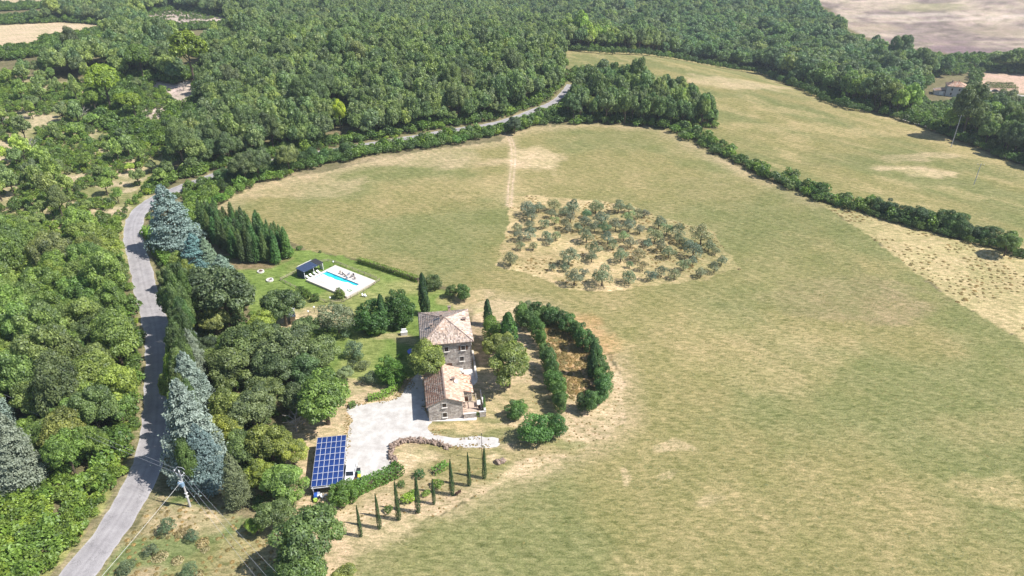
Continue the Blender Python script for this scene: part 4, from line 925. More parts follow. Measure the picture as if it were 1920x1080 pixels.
def lamp(px, py, label):
    q = at(px, py); t = thing('garden_lamp', label, 'lamp', (q[0], q[1], 0)); MB().tube([(0, 0, 0), (0, 0, 1.5)], .05, 6).obj('post', M['metal'], t)
    MB().lathe([(.05, 1.45), (.2, 1.52), (.26, 1.7), (.2, 1.88), (.04, 1.95)], 10).obj('globe', M['white'], t)
lamp(579, 594, 'white globe lamp on the dry lawn below the pool'); lamp(626, 500, 'white globe lamp behind the far pool fence'); lamp(620, 568, 'white globe lamp at the near fence corner'); lamp(590, 586, 'white globe lamp beside the rose bed')
# stone rings
def ring(px, py, r_, label, earth):
    q = at(px, py); t = thing('fire_ring', label, 'fire ring', (q[0], q[1], 0)); n = 12
    for k in range(n):
        a = k*2*math.pi/n; MB().box((r_*math.cos(a), r_*math.sin(a), .2), (.42, .5, .45), rz=a, top=.8).obj('stone', M['concrete'], t)
    MB().lathe([(r_*.9, 0), (r_*.5, earth), (.1, earth+.05)], 14).obj('ash_bed', M['earth'], t)
ring(506, 526, .85, 'small round stone fire ring on the lawn', .1); ring(489, 510, .8, 'stone ring heaped with brown twigs under the conifers', .6)
# small shed with long grey roof
q = at(549, 600); t = thing('garden_shed', 'narrow shed with grey sheet roof at the wood edge', 'shed', (q[0], q[1], 0), R(22))
MB().box((0, 0, 1.0), (1.3, 3.6, 2.0)).obj('wall', M['wood'], t); MB().box((0, 0, 2.08), (1.7, 4.0, .08), ry=R(6)).obj('roof', M['pole'], t); MB().box((0, 1.9, 2.3), (2.3, .6, .1)).obj('shelf', M['white'], t)
# hammock, bbq table, parasol
q = at(737, 612); t = thing('hammock', 'pale blue hammock slung between the round trees', 'hammock', (q[0], q[1], 0), R(28))
vs = []; n = 10
for i in range(n+1):
    x = -1.7+3.4*i/n; z = .6+.9*(x/1.7)**2; wd = .55*math.cos(x/1.7*1.35)+.05; vs += [(x, -wd, z+.12), (x, 0, z), (x, wd, z+.12), (x, 0, z-.03)]
fs = []
for i in range(n): a = i*4; fs += [(a, a+4, a+5, a+1), (a+1, a+5, a+6, a+2), (a+2, a+6, a+7, a+3), (a+3, a+7, a+4, a)]
MB().add(vs, fs).obj('cloth', M['cloth'], t)
for s in (-1, 1): MB().tube([(s*2.0, 0, 0), (s*1.75, 0, 1.7)], .05, 6).obj('post', M['wood'], t)
q = at(758, 628); t = thing('barbecue', 'white masonry barbecue on the lawn left of the farmhouse', 'barbecue', (q[0], q[1], 0), HR)
MB().box((0, 0, .45), (1.6, .7, .9)).obj('base', M['concrete'], t); MB().box((0, .05, .95), (1.7, .8, .08)).obj('counter', M['white'], t); MB().box((0, .3, 1.3), (1.2, .3, .7)).obj('hood', M['white'], t)
q = at(775, 672); t = thing('garden_parasol', 'violet blue parasol in the shade left of the yellow-green tree', 'parasol', (q[0], q[1], 0))
MB().tube([(0, 0, 0), (0, 0, 2.5)], .04, 6).obj('pole', M['metal'], t)
cn = MB(); vs = [(0, 0, 2.6)]+[(1.35*math.cos(a*math.pi/4), 1.35*math.sin(a*math.pi/4), 2.1) for a in range(8)]+[(0, 0, 2.5)]
cn.add(vs, [(0, 1+i, 1+(i+1) % 8) for i in range(8)]+[(9, 1+(i+1) % 8, 1+i) for i in range(8)]).obj('canopy', M['umbrellablue'], t, )

# ------------------------------------------------------------------ solar carport, van, bins
CC_ = np.mean([at(597, 823, 2.6), at(651, 816, 2.6), at(641, 905, 2.6), at(581, 914, 2.6)], 0); CR = R(8.6)
CPT = thing('solar_carport', 'carport roofed with forty-eight blue solar panels', 'carport', (CC_[0], CC_[1], 0), CR)
tilt = R(3)
def cz(y): return 2.6+y*0.03
for x in (-2.6, 2.6):
    for y in (-6.2, -3.1, 0, 3.1, 6.2): MB().box((x, y, cz(y)/2-.15), (.14, .14, cz(y)+.1)).obj('post', M['alu'], CPT)
for x in (-2.6, 0, 2.6): MB().add(*slab([(x-.06, -6.55, cz(-6.55)-.07), (x+.06, -6.55, cz(-6.55)-.07), (x+.06, 6.45, cz(6.45)-.07), (x-.06, 6.45, cz(6.45)-.07)], .14)).obj('beam', M['alu'], CPT)
pw, pl = .93, 1.60
pmesh = MB().box((0, 0, .01), (pw-.07, pl-.08, .03)).mesh('solar_panel', M['panel'])
fmesh = MB().box((-pw/2+.02, 0, 0), (.05, pl-.01, .05)).box((pw/2-.02, 0, 0), (.05, pl-.01, .05)).box((0, pl/2-.025, 0), (pw-.1, .05, .05)).box((0, -pl/2+.025, 0), (pw-.1, .05, .05)).mesh('panel_frame', M['alu'])
for i in range(6):
    for j in range(8):
        x = (i-2.5)*(pw+.005); y = (j-3.5)*(pl+.005)
        sp = ob('solar_panel', pmesh, CPT, loc=(x, y, cz(y)+.05), rot=(.03, 0, 0), color=(1, 1, 1)); ob('panel_frame', fmesh, sp)
MB().box((0, -6.62, cz(-6.6)-.12), (5.6, .1, .12)).obj('beam', M['alu'], CPT)
def wheel(parent, x, y, r_=.34, wd=.22):
    t_ = MB().lathe([(r_*.55, -wd/2), (r_*.95, -wd/2), (r_, -wd*.3), (r_, wd*.3), (r_*.95, wd/2), (r_*.55, wd/2)], 18).obj('wheel', M['rubber'], parent, loc=(x, y, r_), rot=(0, math.pi/2, 0))
    MB().lathe([(.04, -wd/2-.005), (r_*.55, -wd*.42), (r_*.55, wd*.42), (.04, wd/2+.005)], 14).obj('rim', M['alu'], t_)
q = at(658, 890); t = thing('parked_van', 'white van parked beside the solar carport', 'van', (q[0]+.1, q[1], 0.02), R(4))
# profile of the side (y forward = -y, towards the hedge)
prof = [(-2.35, .35), (-2.4, .75), (-2.2, 1.0), (-1.55, 1.15), (-.95, 1.82), (-.6, 1.95), (1.9, 1.98), (2.25, 1.85), (2.35, .9), (2.3, .35)]
vs = [(-.88+(.1 if z > 1.2 else 0), y, z) for y, z in prof]+[(.88-(.1 if z > 1.2 else 0), y, z) for y, z in prof]; m_ = len(prof)
bd = MB().add(vs, [tuple(range(m_)), tuple(reversed(range(m_, 2*m_)))]+[(i, (i+1) % m_, (i+1) % m_+m_, i+m_) for i in range(m_)]).obj('body', M['vanpaint'], t); bevel(bd, .04, 2)
MB().add([(-.70, -1.50, 1.21), (.70, -1.50, 1.21), (.66, -1.0, 1.79), (-.66, -1.0, 1.79)], [(0, 1, 2, 3)]).obj('windscreen', M['glass'], t, loc=(0, -.03, .02))
for s in (-1, 1):
    MB().box((s*.82, -.45, 1.5), (.04, .9, .42)).obj('side_window', M['glass'], t); MB().box((s*.82, .8, 1.5), (.04, 1.2, .42)).obj('side_window', M['glass'], t)
    wheel(t, s*.8, -1.5); wheel(t, s*.8, 1.45); MB().box((s*.6, -2.36, .8), (.34, .1, .16)).obj('headlight', M['alu'], t); MB().box((s*1.02, -1.2, 1.2), (.18, .1, .16)).obj('wing_mirror', M['metal'], t)
def bin_(px, py, mat, label):
    q = at(px, py, .9); t = thing('wheelie_bin', label, 'bin', (q[0], q[1], 0.01), R(8))
    MB().box((0, 0, .5), (.62, .66, .95), top=1.08).obj('body', M['binblack'] if mat != M['bingreen'] else mat, t); MB().box((0, -.02, 1.02), (.74, .8, .09)).obj('lid', mat, t)
    for s in (-1, 1): MB().lathe([(.03, -.04), (.1, -.04), (.1, .04), (.03, .04)], 10).obj('wheel', M['rubber'], t, loc=(s*.3, .33, .1), rot=(0, math.pi/2, 0))
for px, py, m_, l in ((672, 881, 'binblack', 'black bin at the far end of the bin row'), (672, 887, 'bingreen', 'green lidded bin in the row'), (673, 893, 'binyellow', 'yellow lidded bin in the row'), (673, 899, 'binblue', 'blue lidded bin nearest the hedge'),
                      (667, 889, 'binblack', 'dark bin left of the green lidded one'), (667, 894, 'binblack', 'dark bin left of the yellow lidded one'), (667, 899, 'shutter', 'dark brown bin left of the blue lidded one')): bin_(px, py, M[m_], l)
# garden tractor and clutter behind the carport
q = at(593, 930); t = thing('garden_tractor', 'small blue garden tractor in the carport shade', 'tractor', (q[0], q[1], 0), R(10))
MB().box((0, -.55, .72), (.6, 1.0, .5), top=.85).obj('hood', M['tractorblue'], t); MB().box((0, .55, .55), (.9, .9, .25)).obj('body', M['tractorblue'], t)
MB().box((0, .45, .8), (.45, .45, .08)).box((0, .7, 1.05), (.45, .08, .5)).obj('seat', M['rubber'], t); MB().tube([(0, -.1, .8), (0, .1, 1.15)], .03, 6).obj('steering_column', M['metal'], t)
for s in (-1, 1): wheel(t, s*.55, .6, .42, .28); wheel(t, s*.45, -.8, .27, .18)
q = at(592, 940); t = thing('garden_pouf', 'lime green rounded tub at the carport end', 'tub', (q[0], q[1], 0)); MB().lathe([(.3, 0), (.42, .15), (.45, .4), (.36, .62), (.1, .68)], 14).obj('tub', M['lime'], t)
for i, (a, b, l) in enumerate(((598, 932, 'white plastic chair right of the blue tractor'), (605, 934, 'white plastic chair in the shade of the round tree'), (611, 931, 'white plastic chair nearest the carport post'))):
    q = at(a, b); chair(q[0], q[1], 0, i*1.1, l, M['white'])
# dog
q = at(860, 927); t_ = bpy.data.meshes.new('dog'); 
dv = [(0, 0, .52), (.0, -.35, .55), (0, .32, .5), (0, -.55, .75), (0, -.72, .78), (-.1, -.3, .28), (-.1, -.32, .03), (.1, -.3, .28), (.1, -.32, .03), (-.1, .34, .3), (-.1, .40, .16), (-.1, .34, .03), (.1, .34, .3), (.1, .40, .16), (.1, .34, .03), (0, .5, .6), (0, .68, .72)]
de = [(0, 1), (0, 2), (1, 3), (3, 4), (1, 5), (5, 6), (1, 7), (7, 8), (2, 9), (9, 10), (10, 11), (2, 12), (12, 13), (13, 14), (2, 15), (15, 16)]
rd_ = [.17, .17, .15, .12, .06, .06, .035, .06, .035, .075, .04, .035, .075, .04, .035, .03, .02]
t_.from_pydata(dv, de, []); dg = ob('dog', t_, None, M['fur'], loc=(q[0], q[1], .01), rot=(0, 0, R(-40)), scale=(1.25, 1.25, 1.25)); tag(dg, 'dark brown dog standing on the dry path by the cypresses', 'dog')
sk = dg.modifiers.new('skin', 'SKIN'); 
for i, rr_ in enumerate(rd_): t_.skin_vertices[0].data[i].radius = (rr_, rr_)
t_.skin_vertices[0].data[0].use_root = True
dg.modifiers.new('sub', 'SUBSURF').levels = 1
# thin dark post
q = at(904, 861); t = thing('garden_post', 'thin dark post behind the tallest cypress at the gravel path end', 'post', (q[0], q[1], 0)); MB().tube([(0, 0, -.2), (0, 0, 6.3)], [.07, .055], 6).obj('post', M['darkwood'], t); MB().lathe([(.05, 6.3), (.12, 6.4), (.1, 6.55), (.02, 6.62)], 8).obj('finial', M['metal'], t)

# ------------------------------------------------------------------ utility poles and cables
def utility(px, py, toppx, label, transformer=False, lean=0):
    x, y = at(px, py); z = float(hgt(x, y)); lo, hi = 2, 30
    for _ in range(25):
        m = (lo+hi)/2
        if proj(x, y, z+m)[1] > toppx: lo = m
        else: hi = m
    h = lo; t = thing('utility_pole', label, 'pole', (x, y, z), R(-20))
    MB().tube([(0, 0, -.5), (0, 0, h)], ([.20, .12] if transformer else [.15, .10]), 10).obj('shaft', M['pole' if transformer else 'thinwire'], t)
    MB().box((0, 0, h-.25), (2.3, .1, .12)).obj('crossarm', M['metal'], t)
    for x_ in (-1.05, 0, 1.05): MB().lathe([(.04, 0), (.09, .08), (.05, .14), (.09, .2), (.03, .32)], 8).obj('insulator', M['white'], t, loc=(x_, 0, h-.18 if x_ else h))
    if transformer:
        MB().box((0, .35, h-1.2), (.12, .8, .1)).box((-.5, .0, h-.9), (1.0, .08, .08), ry=R(30)).box((.5, .0, h-.9), (1.0, .08, .08), ry=R(-30)).obj('bracket', M['alu'], t)
        b_ = MB().box((.1, -.42, h-2.6), (.95, .55, .8)).obj('transformer', M['bluegrey'], t); 
        for k in range(5): MB().box((-.3+.2*k, -.72, h-2.6), (.03, .1, .6)).obj('cooling_fin', M['bluegrey'], b_)
        for k in (-1, 0, 1): MB().lathe([(.05, 0), (.08, .1), (.05, .2), (.07, .3), (.02, .4)], 8).obj('bushing', M['white'], t, loc=(.1+k*.28, -.42, h-2.2))
        MB().tube([(-1.1, .05, h-.3), (-.8, .5, h+.35), (.2, .6, h+.45), (1.0, .4, h+.4)], .035, 6).obj('bracket', M['alu'], t)
        for z_ in (2.6, 3.4): MB().box((0, 0, z_), (.46, .46, .12)).obj('band', M['white'], t)
    return Vector((x, y, z)), h
pb, ph = utility(357, 950, 884, 'near utility pole with blue transformer beside the road', True)
utility(1826, 346, 308, 'far utility pole standing alone in the green meadow'); utility(1783, 276, 217, 'far utility pole at the edge of the valley trees')
def cable(a, b, rad, sag, mat, label, group=None):
    pts = []
    for i in range(25): t = i/24; p = a.lerp(b, t); p.z -= sag*4*t*(1-t); pts.append(p)
    o = MB().tube(pts, rad, 5).obj('cable', mat); return tag(o, label, 'cable', group)
def endp(px, py, up): x, y = at(px, py, up); return Vector((x, y, float(hgt(x, y))+up))
cable(pb+Vector((0, -.4, ph-2.1)), endp(90, 1195, 7.5), .028, .3, M['cable'], 'thick white cable running from the transformer down across the road verge')
for i, (a, b) in enumerate(((560, 1180), (585, 1175), (610, 1165))):
    cable(pb+Vector(((i-1)*1.0, .3*(i-1)*-1, ph-.1)), endp(a, b, 8), .014, .9, M['thinwire'], 'thin grey wire from the near pole towards the wood below', 'thin wires from the near pole towards the lower wood')
for i, (a, b) in enumerate(((-120, 690), (-135, 672))):
    cable(pb+Vector(((i-.5)*1.6, 0, ph-.1)), endp(a, b, 7.5), .015, .8, M['thinwire'], 'thin grey wire crossing the road towards the left woods', 'thin wires crossing the road from the near pole')

# ------------------------------------------------------------------ planted trees
BR_ = (1.45, 1.4, 1.0); DK = (.62, .72, .72); MID = (1.0, 1.05, .9); YL = (1.75, 1.5, .8)
strip_trees = [
 (415, 545, 58, DK, 'broad dark green tree below the blue cedars'), (530, 572, 34, MID, 'mid green tree left of the grey shed'), (335, 562, 30, MID, 'leafy tree leaning over the road bend'), (490, 602, 25, (1.9, 1.85, .9), 'bright lime green tree amid the dark wood'),
 (400, 600, 26, BR_, 'bright leafy tree beside the thin silver cedar'), (468, 640, 46, MID, 'large tree below the lime green one'), (430, 690, 44, DK, 'dark leafy tree right of the silver cedars'), (545, 650, 48, (.85, .95, .85), 'wide tree left of the feathery grey tree'),
 (598, 662, 36, (.9, 1.0, .95), 'leafy tree at the garden side of the wood'), (575, 610, 22, MID, 'small tree just right of the grey shed'), (607, 742, 50, (1.25, 1.45, .8), 'large bright green tree overhanging the white forecourt'), (470, 768, 42, MID, 'tree right of the widest silver cedar'),
 (500, 735, 36, (.95, 1.0, .85), 'rounded tree left of the bare branches'), (430, 760, 34, MID, 'leafy tree touching the silver cedars'), (505, 830, 40, (1.25, 1.35, .8), 'bright tree left of the carport'), (545, 845, 28, BR_, 'fresh green tree nearest the carport'), (455, 835, 32, (.95, 1.1, .9), 'green tree behind the brownish conifer'),
 (535, 905, 40, (1.2, 1.3, .85), 'full green tree at the lower left of the carport'), (575, 1005, 60, (.8, .95, .75), 'huge dark green tree at the bottom beside the cypress row'), (515, 965, 32, MID, 'tree between the power lines and the carport'), (478, 985, 17, (1.5, 1.7, .8), 'small bright green tree at the edge of the dry corner'),
 (645, 1082, 24, BR_, 'bright tree cut by the bottom edge'), (560, 1085, 45, (.85, 1, .8), 'dark tree cut by the bottom edge'), (490, 890, 30, (1.5, 1.6, .7), 'yellow-green tree right of the brownish conifer'), (570, 690, 34, (.9, 1.05, .9), 'tree behind the large bright one'), (510, 690, 38, (.8, .92, .8), 'dark crown in the middle of the homestead wood'),
 (350, 600, 20, MID, 'small tree at the road edge above the silver cedar'), (330, 655, 19, (1.2, 1.3, .8), 'roadside tree in front of the silver cedars'), (322, 695, 17, (1.5, 1.6, .75), 'bright roadside bush-like tree in the shade line'), (315, 728, 15, (1.3, 1.5, .8), 'lowest bright roadside tree left of the silver cedars'),
 (345, 515, 20, (1.2, 1.3, .8), 'green tree at the foot of the laurel row'), (330, 490, 15, (1.25, 1.35, .8), 'small tree in the laurel row'), (385, 650, 24, DK, 'dark tree tucked beside the thin cedar'), (560, 745, 30, (.8, .9, .8), 'shaded tree above the bare branches')]
for a, b, r_, c, l in strip_trees: putpx('oak', a, b, r_*1.06, l, c, vs=(2.2 if 600 < b < 760 else 1.5) if a < 356 else 1.0)
for i, (a, b, r_) in enumerate([((337, 344)[k % 2]+(8 if 545+k*19 > 800 else 0), 540+k*19, 21) for k in range(18)]): putpx('oak', a, b, r_, 'tall dark roadside tree '+('above the thin silver cedar' if i < 5 else 'against the middle silver cedar' if i < 11 else 'against the widest silver cedar')+', '+('road side' if i % 2 else 'wood side'), (.8, .95, .75), 'tall roadside trees shading the road', vs=3.0)
putpx('oak', 645, 700, 16, 'pale cream flowering tree at the forecourt edge', (2.2, 1.9, 2.4)); putpx('feather', 632, 594, 33, 'feathery grey-green tree below the pool', (1.1, 1.1, .95))
putpx('oak', 800, 672, 41, 'yellow-green tree between the farmhouse and barn', (1.3, 1.42, .85)); putpx('ball', 734, 694, 23, 'round clipped bush tree on the lawn by the curved hedge', (.95, 1.25, .6))
putpx('ball', 701, 594, 27, 'round evergreen left of the lawn cypress', (.5, .75, .5)); putpx('ball', 749, 578, 28, 'round evergreen right of the lawn cypress', (.5, .75, .5)); putpx('ball', 706, 614, 13, 'small fresh green ball tree below the lawn cypress', (.9, 1.2, .6)); putpx('ball', 690, 608, 12, 'small dark ball tree left of the lawn cypress', (.6, .85, .6))
putpx('ball', 636, 550, 9, 'rounded bush growing at the pool deck edge', (1.1, 1.2, .8)); putpx('ball', 642, 924, 22, 'round dense tree at the hedge end by the carport', (.95, 1.2, .7))
for a, b, l in ((563, 543, 'leftmost of the three clipped bushes at the pool fence'), (576, 551, 'middle clipped bush of three at the pool fence'), (590, 557, 'rightmost of the three clipped bushes at the pool fence')): putpx('ball', a, b, 7, l, (.9, 1.0, .7), name='clipped_bush', cat='bush')
for a, b, r_, l, c in ((662, 652, 17, 'grey-green spreading tree on the lawn', (.9, 1, .8)), (648, 624, 9, 'small grey olive right of the feathery tree', (.8, .95, .8)), (680, 682, 10, 'small young tree on the lawn above the dry patch', (.9, .95, .6)), (696, 706, 12, 'small grey tree left of the round clipped bush', (.9, .95, .8)), (672, 665, 10, 'low grey bushy tree beside the spreading one', (.8, 1, .8)), (678, 712, 8, 'dark little olive near the forecourt hedge', (.5, .5, .45)), (660, 682, 8, 'dark little olive in the lawn shade', (.5, .55, .5)), (612, 606, 14, 'olive at the edge of the wood by the feathery tree', (.7, .9, .7))):
    putpx('olive', a, b, r_, l, c)
putpx('evergreen', 812, 528, 15, 'bushy pine behind the tall dark cypress', (1.0, 1.05, .8)); putpx('evergreen', 846, 546, 11, 'small leafy tree at the lawn end behind the house', (1.2, 1.3, .9)); putpx('evergreen', 868, 549, 15, 'wider leafy tree at the lawn end behind the house', (1.1, 1.2, .9))
putpx('oak', 954, 680, 44, 'large olive-green tree right of the farmhouse', (1.15, 1.1, .75)); putpx('oak', 938, 648, 30, 'crown behind the large olive-green tree', (1.25, 1.25, .85))
putpx('evergreen', 924, 622, 21, 'fresh green conifer right of the farmhouse', (1.4, 1.6, .8), vs=1.25); putpx('evergreen', 969, 767, 19, 'small round tree right of the barn', (1.2, 1.5, .9)); putpx('evergreen', 1005, 803, 29, 'larger of two round trees at the yard edge', (1.2, 1.45, .85)); putpx('evergreen', 1042, 798, 21, 'smaller of two round trees at the yard edge', (1.1, 1.4, .85))
A_ = [(977, 590, 15), (992, 600, 15), (1006, 617, 14), (1014, 636, 14), (1022, 655, 14), (1028, 674, 15), (1035, 694, 16), (1040, 715, 17), (1047, 737, 18), (1050, 755, 17)]
for i, (a, b, r_) in enumerate(A_): putpx('evergreen', a, b, r_*tree_r.uniform(.8, 1.15), 'dark evergreen in the inner row of the horseshoe hedge, '+('upper end' if i < 3 else 'lower end' if i > 6 else 'middle'), (1.0, 1.25, .85), 'evergreens of the inner horseshoe row', vs=tree_r.uniform(1.1, 1.6))
B_ = [(1003, 583, 14), (1018, 587, 14), (1034, 590, 15), (1050, 598, 15), (1065, 608, 15), (1080, 620, 15), (1094, 632, 15), (1108, 645, 14), (1120, 662, 15), (1122, 685, 17), (1130, 705, 17), (1132, 726, 17), (1122, 745, 16), (1106, 754, 15), (1090, 755, 13)]
for i, (a, b, r_) in enumerate(B_): putpx('evergreen', a, b, r_*tree_r.uniform(.78, 1.12), 'dark evergreen in the outer curve of the horseshoe hedge, '+('top arc' if i < 5 else 'lower hook' if i > 10 else 'right side'), (.92, 1.15, .85), 'evergreens of the outer horseshoe row', vs=tree_r.uniform(1.1, 1.6))
putpx('olive', 990, 573, 12, 'grey-green tree at the top of the horseshoe hedge', (.8, 1, .8))

CY_ROW = [((639, 1012), (631, 972), 3.2, 'short cypress at the lower left end of the cypress row'), ((677, 1006), (671, 947), 5, 'second cypress from the bottom end of the row'), ((712, 991), (705, 926), 5.5, 'third cypress from the bottom end of the row'),
 ((748, 975), (741, 902), 6.2, 'fourth cypress from the bottom end, tall and pointed'), ((784, 961), (779, 887), 6.5, 'fifth cypress from the bottom end, thick and tall'), ((814, 945), (811, 897), 4.6, 'shortest cypress in the middle of the row'),
 ((848, 928), (843, 861), 6.0, 'cypress beside the brown dog'), ((880, 911), (875, 848), 5.0, 'second cypress from the upper end of the row'), ((908, 897), (905, 838), 5.6, 'cypress at the upper right end of the row')]
for b, tp, r_, l in CY_ROW: spire(CYP, CYP_T, .95, 9, b, tp, r_, 'cypress_tree', l, group='slender cypresses in a row along the dry path')
spire(CYPF, CYP_T, 1.5, 9, (798, 590), (797, 512), 10.5, 'cypress_tree', 'tall dark cypress behind the left corner of the farmhouse', color=(.8, .85, .8)); spire(CYPF, CYP_T, 1.5, 9, (915, 610), (917, 561), 9, 'cypress_tree', 'short cypress right of the farmhouse roof', color=(.9, 1, .95))
spire(CYPF, CYP_T, 1.5, 9, (719, 622), (717, 551), 10.5, 'cypress_tree', 'pointed cypress between the two round evergreens', color=(.9, 1.1, 1)); spire(CYPF, CYP_T, 1.5, 9, (1110, 706), (1107, 640), 11, 'cypress_tree', 'dark cypress inside the horseshoe hedge', color=(.8, 1, .9))
spire(CYPF, CYP_T, 1.5, 9, (953, 660), (952, 586), 19, 'cypress_tree', 'broad dark conifer behind the large olive-green tree', color=(1.1, 1.5, .85)); spire(CYP, CYP_T, .95, 9, (908, 772), (905, 740), 4.0, 'cypress_tree', 'little bright cypress at the barn terrace corner', color=(1.6, 2.0, 1.0))
CED = [((336, 470), (322, 346), 46, (.95, 1, .98), 'tallest blue-grey cedar at the road bend'), ((378, 515), (360, 438), 34, (.62, .95, 1.1), 'bluest cedar below the tallest one'), ((425, 540), (418, 478), 30, (.9, 1, .85), 'grey-green cedar beside the dark broad tree'), ((397, 515), (392, 445), 22, (1, 1.05, .7), 'yellowish cedar squeezed behind the blue one'),
 ((362, 670), (352, 585), 20, (1, 1, .95), 'thin silver cedar top above the roadside row'), ((374, 705), (366, 615), 22, (1.1, 1.05, .85), 'pale yellowish silver cedar below the thin one'), ((376, 785), (366, 660), 40, (1.0, 1, .95), 'silver cedar in the middle of the roadside row'), ((378, 892), (372, 715), 56, (1.08, 1.05, 1.0), 'widest silver cedar over the shaded road'), ((396, 908), (388, 795), 42, (.9, 1.0, 1.02), 'bluish cedar nearest the transformer pole'),
 ((8, 830), (2, 705), 40, (.95, .98, .9), 'silver cedar cut by the left edge'), ((52, 915), (40, 775), 44, (1.05, 1.0, .85), 'pale dry looking cedar at the left edge'), ((452, 948), (440, 850), 28, (.55, .55, .32), 'brownish green conifer right of the transformer pole')]
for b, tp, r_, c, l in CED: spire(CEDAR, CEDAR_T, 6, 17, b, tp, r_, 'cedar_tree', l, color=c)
# plantation of narrow conifers
pp = wpoly([(372, 418), (440, 428), (552, 476), (545, 486), (503, 500), (455, 492), (395, 455)]); n_ = 0; rr_ = random.Random(8)
mn, mx_ = pp.min(0), pp.max(0)
yy = mn[1]
while yy < mx_[1]:
    xx = mn[0]
    while xx < mx_[0]:
        a, b = xx+rr_.uniform(-.7, .7), yy+rr_.uniform(-.7, .7); xx += 2.5
        if not inpoly(np.array([a]), np.array([b]), pp)[0]: continue
        s = rr_.uniform(.8, 1.15); t = thing('conifer_tree', 'narrow dark conifer in the plantation above the pool, '+('road end' if a < mn[0]+.33*(mx_[0]-mn[0]) else 'pool end' if a > mn[0]+.66*(mx_[0]-mn[0]) else 'middle')+(', field side' if b > (mn[1]+mx_[1])/2 else ', lawn side'), 'tree', (a, b, 0), rr_.uniform(0, 6), 'narrow conifers of the plantation'); hh_ = rr_.uniform(.75, 1.1)
        c_ = (.6+rr_.uniform(0, .3), .75+rr_.uniform(0, .3), .65); ob('crown', CONIF[rr_.randrange(3)], t, scale=(s*.85, s*.85, hh_*1.1), color=c_); ob('trunk', CONIF_T, t, scale=(s, s, hh_)); PLACED.append((a, b, 1.5)); n_ += 1
    yy += 2.6
print('plantation', n_)
# olives in the grove
OL = [(990,388,13),(997,402,10),(1011,386,9),(1040,382,11),(1035,398,8),(1060,393,9),(1075,385,12),(1070,405,8),(1062,418,9),(1100,398,8),(1118,384,12),(1097,412,9),(1128,407,12),(1135,425,9),(1160,384,11),(1180,388,8),(1178,405,10),(1196,400,8),(1209,398,7),(1180,420,11),(1115,424,9),(1155,420,10),(1085,425,7),(1040,412,7),(1020,418,8),(993,420,8),(970,425,8),(972,440,9),(994,437,10),(1024,440,8),(1042,440,8),(1065,428,6),(1100,438,13),(1140,445,10),(1170,440,9),(1183,452,10),(1200,428,8),(1236,416,11),(1250,428,10),(1228,440,13),(1272,432,12),(1275,446,9),(1317,438,16),(1300,465,14),(1330,458,10),(1342,468,7),(1240,458,11),(1255,470,11),(1115,465,12),(1110,480,9),(1165,475,12),(1198,475,12),(1067,478,15),(1000,460,7),(1030,450,7),(957,483,12),(975,460,7),(1095,510,7),(1078,518,13),(1060,500,7),(1130,515,17),(1180,517,12),(1220,515,9),(1240,508,9),(1205,498,8),(1265,512,9),(1282,495,10),(1315,508,9),(1340,500,9),(1354,487,8),(1181,495,6),(1035,500,6),(1150,458,8),(1215,455,7),(1300,488,7),(1290,455,8)]
for i, (a, b, r_) in enumerate(OL):
    pos = 'back row' if b < 405 else 'front edge' if b > 492 else 'middle'; sz = 'large' if r_ >= 12 else 'small' if r_ <= 8 else 'medium sized'
    side = 'left' if a < 1090 else 'right' if a > 1225 else 'centre'
    putpx('olive', a, b, r_*1.1, f'{sz} silvery olive tree in the {side} of the grove, {pos}', (.95+.3*rr_.random(), 1.02+.22*rr_.random(), .92+.3*rr_.random()), f'{sz} olives, {side} {pos} of the grove')
for a, b, r_, l in ((310, 985, 15, 'low grey olive bush below the transformer pole'), (361, 1003, 11, 'grey olive bush between dry grass clumps'), (281, 1030, 12, 'grey olive bush beside the white cable'), (236, 1060, 15, 'grey-green olive bush at the bottom left corner grass'), (352, 1068, 15, 'olive bush at the bottom edge of the dry corner')): putpx('olive', a, b, r_, l, (.75, .9, .75))
for i, (a, b, r_) in enumerate(((342, 1000, 14), (380, 1018, 13), (300, 1045, 15), (333, 1052, 12), (372, 1078, 11), (385, 1030, 9))):
    p = P3(a, b); s = r_*proj(*p)[2]/F; o = ob('dry_grass_clump', STRAW[i % 3], None, loc=p, rot=(0, 0, i), scale=(s, s, s*1.1)); tag(o, 'golden dry grass clump between the olive bushes', 'grass clump', 'golden grass clumps in the dry corner')
